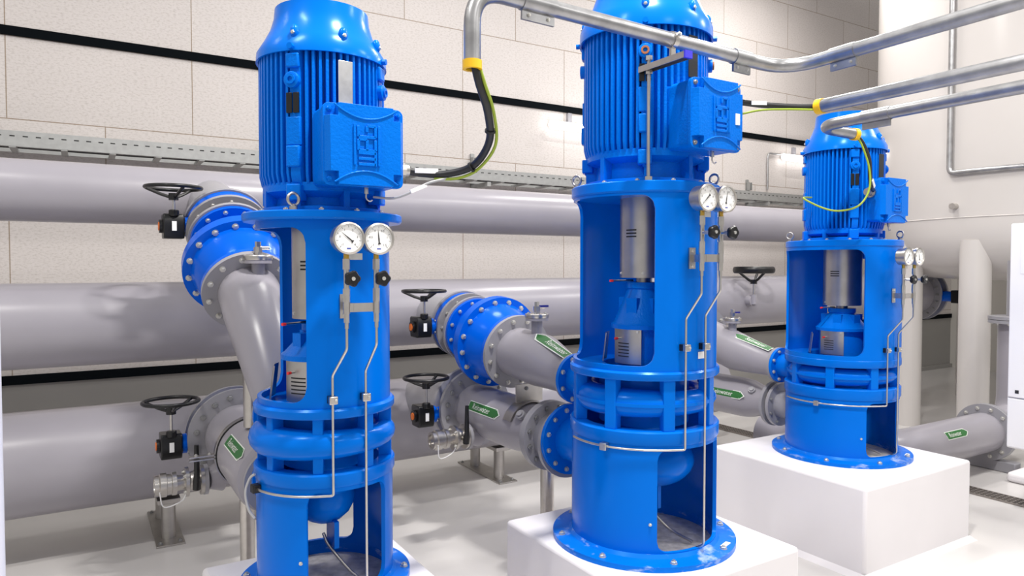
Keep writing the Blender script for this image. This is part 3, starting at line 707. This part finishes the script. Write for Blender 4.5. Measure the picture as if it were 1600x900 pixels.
# ---- discharge line of the left pump
ax1 = dn(30); C1 = V(.68, 3.73, 1.686)
check_valve(C1, ax1, 'large blue check valve sloping steeply down behind the left pump, below the highest header')
q = C1-ax1*.30
rt = thing('spool_pipe', q-ax1*.08, 'short grey flanged spool above the sloping left check valve', 'pipe', 'short grey flanged spools')
M = frame(q, -ax1); b = MB(); fl_ring(b, M, .12, .215, .022); fl_ring(b, M, .12, .215, .022, .095); b.pipe(q, q-ax1*.115, .14, .12); b.build('spool_body', GREYD, rt)
flange_bolts(rt, frame(q-ax1*.098, ax1), .182, 12, 0, .011, ph=.0)
vv = C1-ax1*.30-ax1*.148
butterfly(vv, ax1, .24, 0, .20, 'black handwheel and gearbox of the highest butterfly valve, above the left check valve', D=.285, phase=45)
b = MB(); q2 = vv-ax1*.032; e = V(.68, YU, ZU-.01); fl_ring(b, frame(q2, -ax1), .12, .215, .024); b.tube([q2, q2-ax1*.15, e], .14, 28)
o = b.build('branch_pipe', GREYD); tag(o, 'grey flanged branch from the highest header down to its butterfly valve', 'pipe', 'grey header branches'); 
flange_bolts(o, frame(q2-ax1*.0, ax1), .182, 12, 0, .010, ph=.5)
rd = thing('reducer_pipe', (.69, 3.2, 1.06), 'grey bent reducer dropping from the left check valve to the left pump', 'pipe', 'grey discharge reducers')
q = C1+ax1*.197; M = frame(q, ax1)
b = MB(); fl_ring(b, M, .10, .212, .024); b.build('flange', GREYD, rd)
flange_bolts(rd, frame(q+ax1*.024, ax1), .182, 12, 0, .0125, ph=.5)
P0 = q+ax1*.02
pts = [P0, P0+ax1*.12, V(.682, 3.30, 1.405), V(.688, 3.20, 1.30), V(.695, 3.11, 1.19), V(.70, 3.06, 1.12), V(.70, 3.03, 1.095), V(.70, 2.985, 1.09)]
b = MB(); b.tube(smooth(pts, 5), [.142]*6+[.142-.052*min(1, i/20) for i in range(30)], 36); b.build('pipe_body', GREY, rd)
b = MB(); fl_ring(b, frame((.70, 2.985, 1.09), (0, 1, 0)), .07, .121, .02); b.build('flange', GREYD, rd)
pipe_label(rd, V(.682, 3.30, 1.40), (0, -.7, -.71), .142, (.8, -.5, .35), L=.3, H=.05, flip=False)
vent(rd, V(.70, 3.43, 1.735), lever=False)
# ---- discharge line of the middle pump
ax2 = dn(9.5); C2 = V(2.11, 3.62, 1.247)
check_valve(C2, ax2, 'large blue check valve lying nearly level behind and left of the middle pump')
q = C2-ax2*.30
rt = thing('spool_pipe', q-ax2*.08, 'short grey flanged spool between the level check valve and its butterfly valve', 'pipe', 'short grey flanged spools')
M = frame(q, -ax2); b = MB(); fl_ring(b, M, .12, .215, .022); fl_ring(b, M, .12, .215, .022, .095); b.pipe(q, q-ax2*.115, .14, .12); b.build('spool_body', GREYD, rt)
flange_bolts(rt, frame(q-ax2*.098, ax2), .182, 12, 0, .011, ph=.0)
vv = C2-ax2*.30-ax2*.148
butterfly(vv, ax2, .24, 0, .225, 'black handwheel valve in front of the middle header, above the other wheel in that pair', phase=40, box_dx=-.305)
b = MB(); q2 = vv-ax2*.032; fl_ring(b, frame(q2, -ax2), .12, .215, .024); b.tube([q2, V(2.11, YM, ZM)], .14, 28)
o = b.build('branch_pipe', GREYD); tag(o, 'grey flanged branch from the middle header to the level butterfly valve', 'pipe', 'grey header branches')
flange_bolts(o, frame(q2, ax2), .182, 12, 0, .010, ph=.5)
def reducer(q, ax, e, zt, label, lab=True):
    rd = thing('reducer_pipe', (e[0], (q[1]+e[1])/2, e[2]-.15), label, 'pipe', 'grey discharge reducers')
    b = MB(); fl_ring(b, frame(q, ax), .10, .212, .024); b.build('flange', GREYD, rd); flange_bolts(rd, frame(Vector(q)+ax*.024, ax), .182, 12, 0, .0125, ph=.5)
    e = Vector(e); s = Vector(q)+ax*.02; m = Vector((s.x+(e.x-s.x)*.45, s.y+(e.y-s.y)*.45, e.z+.052))
    b = MB(); b.tube([s, m, m+(e+V(0, .04, 0)-m)*.33, m+(e+V(0, .04, 0)-m)*.66, e+V(0, .04, 0), e], [.142, .142, .125, .107, .09, .09], 40); b.build('pipe_body', GREY, rd)
    b = MB(); fl_ring(b, frame(e, (0, 1, 0)), .07, .121, .02); b.build('flange', GREYD, rd)
    vent(rd, m+V(0, .05, .235))
    return rd, m
q = C2+ax2*.197
rd, m = reducer(q, ax2, (2.10, 2.83, 1.14), 0, 'grey tapering reducer between the level check valve and the middle pump')
e = V(2.10, 2.87, 1.14)
pipe_label(rd, (m+e)/2+V(0, -.01, 0), (m-e).normalized(), .105, (-.25, -.5, 1), L=.32, H=.05, r2=.14, flip=True)
# ---- discharge line of the rear pump (mostly behind the middle pump)
C3 = V(4.16, 4.02, 1.17)
rd, m = reducer(C3+ax2*.1, ax2, (4.16, 3.22, 1.01), 0, 'grey tapering reducer feeding the rear pump from behind the middle pump')
pipe_label(rd, (m+V(4.16, 3.26, 1.01))/2, (m-V(4.16, 3.26, 1.01)).normalized(), .105, (-.3, -.5, 1), L=.32, H=.05, r2=.14, flip=True)
check_valve(C3-ax2*.1, ax2, 'blue check valve behind the middle pump on the line to the rear pump')
b = MB().tube([C3-ax2*.40, V(4.16, YM, ZM)], .14, 28); tag(b.build('branch_pipe', GREYD), 'grey branch from the middle header toward the rear pump', 'pipe', 'grey header branches')
# ------------------------------------------------------------------ suction lines
def suction(x, zs, yf, ye, r0, r1, rfl, header_y, label, wheel_label, branch_label, cou_label, y_clamp=None, wheel_h=.20, big=16, lab=None, yl=None, valve=True, bx=-.27, st=(.62, .72, .9)):
    rd = thing('suction_pipe', (x, (yf+ye)/2, zs-.2), label, 'pipe', 'grey suction pipes')
    b = MB(); fl_ring(b, frame((x, yf, zs), (0, -1, 0)), r0*.8, rfl, .028); b.build('flange', GREYD, rd)
    flange_bolts(rd, frame((x, yf-.028, zs), (0, -1, 0)), rfl-.042, big, 0, .0135, BOLTD, ph=.5)
    L = yf-ye; b = MB()
    b.tube([(x, yf-.01, zs), (x, yf-L*st[0], zs), (x, yf-L*st[1], zs), (x, yf-L*st[2], zs), (x, ye, zs)], [r0, r0, r0*.95, r1, r1], 44); b.build('pipe_body', GREY, rd)
    b = MB(); fl_ring(b, frame((x, ye, zs), (0, 1, 0)), r1*.7, r1*1.62, .024); b.build('flange', GREYD, rd)
    flange_bolts(rd, frame((x, ye+.024, zs), (0, 1, 0)), r1*1.34, 12, 0, .012, BOLTD, ph=.5)
    a = Vector((-.72, -.25, .65)); st = Vector((x, ye+.17, zs)); b = MB().cyl(st+a*.6*r1, st+a*(r1+.05), .016, n=16).cyl(st+a*(r1+.02), st+a*(r1+.04), .026, n=16); b.build('gauge_stub', GREYD, rd)
    if valve:
        butterfly((x, yf+.035, zs), (0, -1, 0), rfl, 0, wheel_h, wheel_label, box_dx=bx, phase=35, wheel_up=-.02)
        b = MB(); fl_ring(b, frame((x, yf+.068, zs), (0, 1, 0)), r0*.8, rfl, .028); b.tube([(x, yf+.07, zs), (x, header_y, zs-.1)], r0, 36)
        o = b.build('branch_pipe', GREYD); tag(o, branch_label, 'pipe', 'grey header branches'); flange_bolts(o, frame((x, yf+.068, zs), (0, -1, 0)), rfl-.042, big, 0, .01, BOLTD, ph=.5)
    return rd
s1 = suction(.70, .79, 4.0, 3.04, .168, .09, .252, YL, 'grey suction pipe with a strap, entering the left pump low down', 'black handwheel valve low on the left, before the lowest header', 'grey branch from the lowest header behind the left handwheel', '', bx=-.325, wheel_h=.235, st=(.88, .92, .975))
s2 = suction(2.085, .815, 3.88, 3.03, .150, .112, .243, YL, 'grey suction pipe with green label, entering the middle pump low down', 'black handwheel valve of the middle suction line, lower of its pair', 'grey branch from the lowest header behind the middle suction valve', '', bx=-.335, wheel_h=.235)
k_ = thing('spool_pipe', (2.085, 2.96, .64), 'short grey flanged spool tight against the blue suction flange of the middle pump', 'pipe', 'short grey flanged spools')
b = MB(); fl_ring(b, frame((2.085, 3.03, .815), (0, -1, 0)), .09, .181, .022); fl_ring(b, frame((2.085, 2.86, .815), (0, 1, 0)), .09, .181, .024); b.pipe((2.085, 3.02, .815), (2.085, 2.87, .815), .125, .1); b.build('spool_body', GREYD, k_)
flange_bolts(k_, frame((2.085, 3.008, .815), (0, -1, 0)), .152, 12, 0, .012, BOLTD, ph=.5)
s3 = suction(4.22, .72, 4.05, 3.295, .145, .098, .24, YL, 'grey suction pipe entering the rear pump, seen between two pumps', 'butterfly valve on the rear pump suction line, almost hidden behind the middle pump', 'grey branch from the lowest header toward the rear pump', '')
pipe_label(s2, (2.085, 3.53, .815), (0, -1, 0), .150, (-.85, -.2, .38), L=.36, H=.05)
pipe_label(s1, (.70, 3.33, .79), (0, -1, 0), .168, (-.62, -.3, .46), L=.36, H=.05)
pipe_label(s3, (4.22, 3.66, .72), (0, -1, 0), .143, (-.75, -.2, .2), L=.36, H=.05)
# strap clamps
def strap(x, y, z, r, label, lug=True, w=.03):
    rt = thing('pipe_clamp', (x, y, z-r), label, 'clamp', 'steel pipe clamps')
    MB().pipe((x, y-w/2-.004, z), (x, y+w/2+.004, z), r+.006, r-.002, 56).build('rubber_lining', RUBBER, rt)
    b = MB(); b.pipe((x, y-w/2, z), (x, y+w/2, z), r+.011, r+.005, 56)
    if lug: b.box((x-r-.06, y, z+.008), (.12, w, .006)).box((x-r-.06, y, z-.008), (.12, w, .006))
    b.build('steel_band', STEEL, rt)
    if lug:
        for dx in (-.03, -.09): bolt(rt, (x-r+dx, y, z+.011), (0, 0, 1), .008)
    return rt
strap(.70, 3.60, .79, .168, 'steel strap clamp with bolted lug round the left suction pipe')
def saddle(x, y, z0, z1, r, label):
    b = MB(); b.lathe([(r+.001, -.05), (r+.009, -.05), (r+.009, .05), (r+.001, .05)], frame((x, y, z0), (0, 1, 0), (1, 0, 0)), 24, close=True, a0=-150, a1=-30)
    b.box((x, y, (z0+r+z1)/2), (.15, .008, z1-z0-r-.0)); 
    return b
b = MB(); M = frame((2.085, 3.25, .815), (0, -1, 0), (1, 0, 0)); s_ = 1 if (M.to_3x3() @ V(0, 1, 0)).z > 0 else -1
b.lathe([(.142, -.04), (.150, -.04), (.150, .04), (.142, .04)], M, 24, close=True, a0=20 if s_ > 0 else -160, a1=160 if s_ > 0 else -20)
b.box((2.09, 3.25, 1.005), (.17, .01, .10))
o = b.build('pipe_saddle', STEELD); tag(o, 'steel saddle plate standing on the middle suction pipe under the reducer', 'bracket'); ROOTLOC[o.name] = o.location.copy()
bolt(o, (2.07, 3.245, 1.03), (0, -1, 0), .010, BOLTD)
def post(x, y, z0, z1, r, label, cap=True):
    b = MB().cyl((x, y, z0), (x, y, z1), r, n=28)
    o = b.build('support_post', STEEL); ROOTLOC[o.name] = o.location.copy(); return tag(o, label, 'post', 'stainless support posts')
post(.655, 3.52, 0, .622, .034, 'stainless post from the floor up to the left suction pipe')
post(.655, 3.40, .958, 1.33, .034, 'stainless post on the left suction pipe holding the bent reducer')
post(2.075, 3.05, 0, .70, .036, 'stainless post on the floor under the middle pump suction flange')
def foot(x, y0, y1, ztop, label):
    rt = thing('pipe_support', (x, (y0+y1)/2, 0), label, 'support', 'two-legged pipe supports')
    pl = MB().box((x, (y0+y1)/2, .006), (.16, y1-y0, .012)).build('foot_plate', STEELD, rt, bevel=.002)
    for dx in (-.055, .055):
        for yy in (y0+.04, y1-.04): bolt(pl, (x+dx, yy, .012), (0, 0, 1), .012, BOLTD)
    for yy in (y0+.15, y1-.17):
        MB().cyl((x, yy, .01), (x, yy, ztop), .042, n=24).build('leg', STEELD, rt)
    MB().box((x, (y0+y1)/2, ztop+.012), (.13, y1-y0-.16, .03)).build('cradle', STEELD, rt, bevel=.004)
foot(.43, 4.68, 5.40, .24, 'two-legged steel support under the lowest header at left')
foot(2.82, 4.68, 5.40, .24, 'two-legged steel support under the lowest header between two pumps')
# drain ball valves with couplings
def drain(x, y, z, L, label, post_=False):
    rt = thing('drain_valve', (x-L, y, z-.08), label, 'valve', 'drain ball valves')
    MB().tube([(x+.02, y+.02, z), (x-L*.30, y, z)], [.075, .05], 28).build('grey_stub', GREY, rt)
    p = Vector((x-L*.30, y, z)); X = V(-1, 0, 0)
    b = MB(); fl_ring(b, frame(p, X), .02, .075, .018); b.build('stub_flange', GREYD, rt)
    b = MB(); b.lathe([(0, .018), (.072, .018), (.072, .034), (.045, .036), (.052, .06), (.045, .085), (.072, .087), (.072, .103), (.0, .103)], frame(p, X), 32); vb = b.build('ball_valve_body', STEEL, rt)
    for i in range(4): bolt(vb, p+X*.018+V(0, .056*cos(pi/4+i*pi/2), .056*sin(pi/4+i*pi/2)), (1, 0, 0), .009); bolt(vb, p+X*.103+V(0, .056*cos(pi/4+i*pi/2), .056*sin(pi/4+i*pi/2)), X, .009)
    MB().cyl(p+X*.06+V(0, -.04, 0), p+X*.06+V(0, -.085, 0), .014, n=12).build('valve_stem', STEEL, rt)
    lv = MB(); q = p+X*.06+V(0, -.085, 0); lv.tube([q+V(0, 0, -.02), q+V(0, -.005, .02), q+V(0, -.01, .05), q+V(0, -.012, .20)], [.019, .019, .014, .011], 12); lv.build('lever', BLACK, rt)
    b = MB().lathe([(0, .10), (.035, .10), (.038, .14), (.056, .142), (.056, .162), (.050, .165), (.050, .185), (.058, .187), (.058, .215), (.05, .22), (.05, .24), (.036, .24), (.034, .225), (0, .225)], frame(p, X), 32); b.build('hose_coupling', STEEL, rt)
    MB().tube(smooth([p+X*.22+V(0, -.05, -.02), p+X*.20+V(0, -.03, -.10), p+X*.12+V(0, -.02, -.085), p+X*.10+V(0, -.05, -.03)], 6), .003, 8).build('chain', WHITE, rt)
drain(.56, 3.80, .63, .14, 'stainless drain valve with black lever under the left suction valve')
drain(1.97, 3.66, .70, .14, 'stainless drain valve with black lever below the middle suction label')
# handwheel and clutter near the rear pump
rt = thing('handwheel_valve', (5.36, 4.48, 1.45), 'black handwheel seen edge on between the middle and rear pumps', 'valve')
w = V(5.36, 4.45, 1.665)
b = MB(); b.torus(.17, .02, Matrix.Translation(w) @ Matrix.Diagonal((1, 1, 1.6, 1)), 48, 12); b.cyl(w-V(0, 0, .13), w-V(0, 0, .09), .03, n=20)
for i in range(3):
    d = dirw(25+120*i); b.tube([w-V(0, 0, .11)+d*.015, w-V(0, 0, .09)+d*.05, w+d*.16], .012, 8)
b.build('handwheel', BLACK, rt)
MB().cyl(w-V(0, 0, .24), w-V(0, 0, .12), .011, n=12).build('spindle', STEEL, rt)
MB().cyl(w+V(0, .0, -.29), w+V(0, .14, -.29), .05, n=20).cyl(w-V(0, 0, .32), w-V(0, 0, .23), .03).build('bonnet', GREY, rt)
# valve at the end of the middle header
rt = thing('butterfly_valve', (8.7, YM, ZM), 'blue butterfly valve with black actuator at the far end of the middle header', 'valve')
b = MB(); fl_ring(b, frame((8.6, YM, ZM), (1, 0, 0)), .2, .315, .035); fl_ring(b, frame((8.74, YM, ZM), (1, 0, 0)), .2, .315, .035); g_ = b.build('end_flange', GREYD, rt)
flange_bolts(rt, frame((8.6, YM, ZM), (-1, 0, 0)), .28, 20, 0, .014, BOLTD)
b = MB(); fl_ring(b, frame((8.64, YM, ZM), (1, 0, 0)), .2, .27, .095); b.cyl((8.69, YM-.26, ZM-.02), (8.69, YM-.42, ZM-.02), .06); b.build('valve_body', VBLUE, rt)
MB().box((8.69, YM-.50, ZM-.02), (.15, .17, .15)).build('gearbox', BLACK, rt, bevel=.01)
MB().cyl((8.69, YM-.585, ZM-.02), (8.69, YM-.60, ZM-.02), .03).build('indicator', ORANGE, rt)
tag(MB().cyl((8.776, YM, ZM), (8.9, YM, ZM), RM, n=48).build('header_pipe', GREY), 'grey header continuation behind the tank legs', 'pipe', 'grey header pipes')
# ================================================================== CABLE TRAY, WALL LAMPS
ty, tz = 5.92, 2.575
rt = thing('cable_tray', (3, ty, tz), 'long galvanised cable tray along the wall above the highest header', 'cable tray')
b = MB(); b.box((3.0, ty, tz), (13, .004, .105)); b.box((3.0, ty+.014, tz+.052), (13, .03, .004)); b.box((3.0, ty+.012, tz-.052), (13, .024, .004)); b.box((3.0, ty+.30, tz), (13, .004, .105))
x = -3.4
while x < 9.4: b.box((x, ty+.15, tz-.05), (.04, .30, .02)); x += .3
b.build('tray_body', TRAYM, rt)
b = MB(); x = -3.4
while x < 9.4: b.box((x, ty-.0022, tz+.018), (.03, .001, .008)); x += .075
s_ = b.build('slots', DARK, rt); s_['kind'] = 'stuff'
for x in (-.6, 1.4, 3.35, 5.4, 7.4):
    k = MB().box((x, ty+.17, tz-.085), (.041, .34, .041)).build('bracket_arm', TRAYM, rt); MB().box((x, ty+.345, tz+.05), (.041, .02, .40)).box((x+.018, ty+.31, tz+.16), (.005, .06, .10)).box((x-.018, ty+.31, tz+.16), (.005, .06, .10)).build('wall_bracket', TRAYM, k)
for k in range(3):
    b = MB(); pts = [(-3.4+.6*i, ty+.06+.06*k, tz-.035+.006*random.random()) for i in range(22)]; b.tube(smooth(pts, 3), .011, 8)
    tag(b.build('tray_cable', CABLE), 'black cable lying in the cable tray', 'cable', 'cables in the cable tray')
def wall_lamp(x0, x1, z, label):
    rt = thing('wall_lamp', ((x0+x1)/2, YW-.06, z-.04), label, 'lamp', 'strip lamps on the wall')
    b = MB(); b.tube([(x0, YW-.09, z), (x0+.02, YW-.09, z), (x1-.02, YW-.09, z), (x1, YW-.09, z)], [.028, .045, .045, .028], 20); b.build('diffuser', LAMP, rt)
    MB().box(((x0+x1)/2, YW-.04, z+.02), (x1-x0-.06, .03, .07)).build('lamp_base', WHITE, rt)
    MB().box((x0+.3, YW-.02, z+.10), (.05, .04, .12)).build('bracket', GREYD, rt)

    return rt
wall_lamp(4.24, 5.5, 3.20, 'glowing strip lamp on the wall left of the middle motor')
wall_lamp(8.02, 9.2, 3.16, 'glowing strip lamp on the wall left of the rear motor')
tag(MB().tube(fillet([(7.78, YW-.03, 2.72), (7.78, YW-.03, 3.2), (8.03, YW-.03, 3.2)], .06), .012).build('conduit', GALV), 'thin grey conduit up the wall to the right strip lamp', 'conduit')
# ================================================================== CONDUITS & CABLES
def conduit(pts, r, label, rad=.16, caps=(), couplers=()):
    b = MB(); P = fillet(pts, rad, 10); b.tube(P, r, 24); o = b.build('conduit', GALV); ROOTLOC[o.name] = o.location.copy(); tag(o, label, 'conduit', 'galvanised cable conduits')
    for p, d in caps:
        p = Vector(p); d = Vector(d).normalized(); MB().pipe(p-d*.022, p+d*.006, r+.004, r*.75, 28).build('end_bush', YELLOW, o)
    for p, d, L, fx in couplers:
        p = Vector(p); d = Vector(d).normalized()
        k = MB().pipe(p-d*L/2, p+d*L/2, r+.0035, r-.001, 28); s = d.cross(V(0, 0, 1)).normalized(); s = s if s.y < 0 or abs(s.y) < .1 else -s
        k.box((0, 0, 0), (.035, .010, L), frame(p-V(0, 0, r+.016), d, V(0, 0, 1))); k = k.build('coupler', GALV, o)
        for f in (-.3, .3): bolt(k, p-V(0, 0, r+.016)+d*L*f+s*.005, s, .006)
    return o
conduit([(1.07, 2.0, 2.335), (1.07, 2.0, 2.585), (2.60, 2.0, 2.545), (2.60, .15, 2.57)], .0275, 'upper galvanised conduit bending down beside the left motor and crossing before the middle one', .17,
    [((1.07, 2.0, 2.333), (0, 0, -1))], [((1.32, 2.0, 2.5785), (1, 0, -.026), .13, 0), ((2.32, 2.0, 2.5525), (1, 0, -.026), .10, 0), ((2.60, 1.73, 2.549), (0, -1, .01), .11, 0)])
conduit([(2.63, 1.86, 2.365), (2.63, .15, 2.365)], .0275, 'middle galvanised conduit ending in a yellow bush right of the middle motor', .1, [((2.63, 1.86, 2.365), (0, 1, 0))])
conduit([(3.79, 2.44, 2.455), (3.50, 2.49, 2.475), (3.50, .2, 2.485)], .031, 'lowest galvanised conduit, hooking round above the rear motor', .13, [((3.79, 2.44, 2.454), (1, -.15, 0))], [((3.50, 2.14, 2.477), (0, 1, 0), .15, 0)])
def cable(pts, r, m, name, label, cat='cable', group=None, parent=None):
    b = MB(); b.tube(smooth(pts, 8), r, 12); o = b.build(name, m, parent)
    if parent is None: ROOTLOC[o.name] = o.location.copy(); tag(o, label, cat, group)
    return o
c1 = cable([(1.01, 2.39, 2.046), (1.06, 2.38, 2.04), (1.13, 2.33, 2.035), (1.20, 2.24, 2.06), (1.205, 2.13, 2.13), (1.155, 2.05, 2.21), (1.10, 2.01, 2.29), (1.075, 2.0, 2.36)], .0135, CABLE, 'power_cable', 'black power cable hanging from the bent conduit to the left terminal box')
cable([(1.10, 2.35, 2.018), (1.17, 2.29, 2.02), (1.215, 2.22, 2.05), (1.225, 2.12, 2.12), (1.175, 2.045, 2.21), (1.115, 2.0, 2.29), (1.088, 1.998, 2.36)], .0055, YGREEN, 'earth_wire', '', parent=c1)
tg = MB().box((0, 0, 0), (.085, .006, .018), frame((1.07, 2.352, 2.046), (0, 0, 1), (.95, -.28, 0))).build('cable_tag', WHITE, c1)
for px, py, pz, d in ((1.195, 2.24, 2.055, (0.4, -.7, .4)), (1.19, 2.095, 2.16, (-.3, -.6, .8))): MB().pipe(Vector((px, py, pz))-Vector(d)*.004, Vector((px, py, pz))+Vector(d)*.004, .019, .013, 16).build('cable_tie', RUBBER, c1)
c = cable([(1.14, 2.32, 2.02), (1.07, 2.34, 2.0), (1.01, 2.36, 1.965), (.96, 2.40, 1.945), (.90, 2.44, 1.95)], .0045, GWIRE, 'sensor_wire', 'thin grey wire with white tag under the left terminal box')
MB().box((0, 0, 0), (.065, .006, .014), frame((1.035, 2.345, 1.98), (-.35, 0, .8), (.85, -.1, .42))).build('cable_tag', WHITE, c)
c = cable([(2.36, 2.05, 2.39), (2.45, 2.0, 2.378), (2.55, 1.92, 2.366), (2.63, 1.87, 2.365)], .013, CABLE, 'power_cable', 'black power cable between the middle terminal box and its conduit')
cable([(2.34, 2.05, 2.33), (2.42, 1.99, 2.35), (2.50, 1.93, 2.352), (2.62, 1.865, 2.352)], .0045, YGREEN, 'earth_wire', '', parent=c)
MB().box((0, 0, 0), (.065, .004, .016), frame((2.425, 1.995, 2.382), (0, 0, 1), (.85, -.45, 0))).build('cable_tag', WHITE, c)
c = cable([(3.79, 2.44, 2.45), (3.84, 2.43, 2.41), (3.89, 2.42, 2.32), (3.92, 2.43, 2.23), (3.98, 2.46, 2.17), (4.05, 2.49, 2.155)], .012, CABLE, 'power_cable', 'black power cable dropping from the hooked conduit to the rear terminal box')
MB().box((0, 0, 0), (.07, .004, .018), frame((3.965, 2.435, 2.185), (.5, 0, .8), (.8, .3, -.5))).build('cable_tag', WHITE, c)
cable([(3.785, 2.43, 2.445), (3.83, 2.42, 2.38), (3.88, 2.41, 2.26), (3.88, 2.41, 2.14), (3.83, 2.44, 2.05), (3.74, 2.50, 2.02), (3.68, 2.57, 2.04), (3.64, 2.665, 2.10), (3.90, 2.80, 2.13)], .0055, YGREEN, 'earth_wire', 'yellow-green earth wire looping down across the rear motor')
# conduit stand on the middle pump
rt = thing('conduit_stand', (1.935, 2.13, 2.042), 'threaded rod and channel arm holding the upper conduit before the middle motor', 'stand')
MB().cyl((1.935, 2.13, 2.035), (1.935, 2.13, 2.535), .0075, n=12).build('threaded_rod', STEELD, rt)
b = MB(); b.cyl((1.935, 2.13, 2.042), (1.935, 2.13, 2.058), .016, n=6).cyl((1.935, 2.13, 2.463), (1.935, 2.13, 2.479), .015, n=6).cyl((1.935, 2.13, 2.517), (1.935, 2.13, 2.535), .015, n=6); b.build('nut', STEEL, rt)
b = MB(); b.box((1.935, 2.045, 2.498), (.036, .25, .003)).box((1.917, 2.045, 2.487), (.003, .25, .024)).box((1.953, 2.045, 2.487), (.003, .25, .024)); b.build('channel_arm', STEEL, rt)
MB().box((1.935, 1.919, 2.488), (.038, .012, .028)).build('end_cap', BCAP, rt)
b = MB(); b.pipe((1.925, 2.0, 2.563), (1.947, 2.0, 2.5625), .032, .0275, 24); b.box((1.936, 2.0, 2.517), (.022, .012, .035)); k = b.build('conduit_clamp', STEEL, rt); bolt(k, (1.936, 1.965, 2.575), (0, -1, .3), .008)
# ================================================================== TANK & RIGHT SIDE
TX, TY, TR = 8.96, 3.44, 1.73
rt = thing('tank', (TX, TY, 0), 'huge cream pressure tank with dished bottom standing on legs at right', 'tank')
zs_ = 2.15; dp = .60
prof = [(0, zs_-dp)]+[(TR*t_, zs_-dp*(1-t_**6)**.4) for t_ in (.15, .3, .45, .55, .65, .72, .78, .83, .87, .9, .93, .955, .975, .988, .996)]+[(TR, zs_), (TR, 6.0), (0, 6.0)]
b = MB().lathe(prof, Matrix.Translation((TX, TY, 0)), 96); sh = b.build('shell', TANKM, rt, sharp=50)
MB().torus(TR+.001, .006, Matrix.Translation((TX, TY, zs_+.02)), 96, 8).build('weld_seam', TANKM, rt)
for x, y in ((7.57, 4.24), (7.36, 3.48), (9.9, 4.75), (9.9, 2.3)):
    MB().cyl((x, y, 0), (x, y, 1.95), .135, n=36).build('leg', TANKM, rt)
p = Vector((TX, TY, 2.28))+dirw(174.3)*TR; MB().cyl(p-dirw(174.3)*.02, p+dirw(174.3)*.06, .03).build('sensor_stub', STEEL, rt)
# thin conduit run fixed to the tank
def onT(a, z, o=.03): v = Vector((TX, TY, z))+dirw(a)*(TR+o); return v
pts = [onT(172.7, 5.6), onT(172.7, 2.9), onT(172.7, 2.60), onT(177, 2.60)]+[onT(177+4*i, 2.60) for i in range(1, 16)]
tag(MB().tube(fillet(pts, .13), .026, 14).build('conduit', GALV), 'thin conduit running down and along the cream tank', 'conduit')
# grey floor pipe with label
rt = thing('floor_pipe', (5.9, 2.95, .08), 'grey pipe with green label lying low on the floor right of the rear plinth', 'pipe')
Z0, Y0 = .31, 2.95; r = .162
b = MB(); b.tube(fillet([(4.86, 3.9, Z0), (4.92, Y0, Z0), (6.44, Y0, Z0)], .5, 10), r, 40); b.build('pipe_body', GREY, rt)
b = MB(); fl_ring(b, frame((6.43, Y0, Z0), (1, 0, 0)), .1, .235, .028); k = b.build('flange', GREYD, rt); flange_bolts(k, frame((6.43, Y0, Z0), (-1, 0, 0)), .198, 12, 0, .015, BOLTD if False else ZINC, ph=.5)
pipe_label(rt, (5.72, Y0, Z0), (1, 0, 0), r, (0, -1, .75), L=.30, H=.055)
rt = thing('elbow_pipe', (6.9, 2.95, .08), 'grey flanged elbow rising behind the white cabinet at right', 'pipe')
b = MB(); b.tube(fillet([(6.46, Y0, Z0), (7.02, Y0, Z0), (7.02, Y0, 1.22)], .40, 12), r, 40); b.build('pipe_body', GREY, rt)
b = MB(); fl_ring(b, frame((6.462, Y0, Z0), (1, 0, 0)), .1, .235, .028); fl_ring(b, frame((7.02, Y0, 1.20), (0, 0, 1)), .1, .235, .028); k = b.build('flange', GREYD, rt)
flange_bolts(k, frame((7.02, Y0, 1.20), (0, 0, -1)), .198, 12, 0, .013)
MB().box((6.50, Y0-.02, .045), (.10, .42, .09)).build('foot', GREYD, rt, bevel=.01)
b = MB(); fl_ring(b, frame((7.02, Y0, 1.232), (0, 0, 1)), .1, .235, .028); b.cyl((7.02, Y0, 1.24), (7.02, Y0, 1.75), .10); tag(b.build('drop_pipe', GREYD), 'grey pipe dropping from the tank bottom onto the flanged elbow', 'pipe')
# cabinet
rt = thing('cabinet', (5.45, 2.08, .5), 'white wall-mounted control cabinet cut off by the right edge', 'cabinet')
b = MB().box((5.46, 2.02, 1.24), (.50, .47, 1.48)); b.build('cabinet_body', CABM, rt, bevel=.012)
MB().box((5.202, 2.02, .672), (.018, .45, .322)).build('door', CABM, rt, bevel=.006)
dr = MB().box((5.202, 2.02, 1.406), (.018, .45, 1.13)).build('door', CABM, rt, bevel=.006)
sg = MB().box((5.191, 2.075, 1.80), (.004, .22, .30)).build('holder', WHITE, dr, bevel=.01)
vs_, fs_ = text_polys('A', .05)
M = frame((5.1885, 2.13, 1.89), (-1, 0, 0), (0, -1, 0)); s_ = 1 if (M.to_3x3() @ V(0, 1, 0)).z > 0 else -1
MB().add([(vx, s_*vy, 0) for vx, vy in vs_], fs_, M).build('red_letter', RED, dr)
MB().box((5.1925, 2.19, .88), (.003, .022, .022)).build('rating_mark', INK, dr)
# support under the cabinet so that it stands
MB().box((5.46, 1.9, .25), (.10, .10, .5)).build('stand_leg', CABM, rt)
# small white flanged fitting right of the rear pump
b = MB().cyl((4.83, 3.13, .98), (4.83, 3.13, 1.0), .07).cyl((4.83, 3.13, 1.005), (4.83, 3.13, 1.025), .07).cyl((4.83, 3.13, .0), (4.83, 3.13, .99), .035); o = b.build('flanged_standpipe', CREAM); ROOTLOC[o.name] = o.location.copy(); tag(o, 'cream flanged standpipe just behind the rear pump', 'pipe')
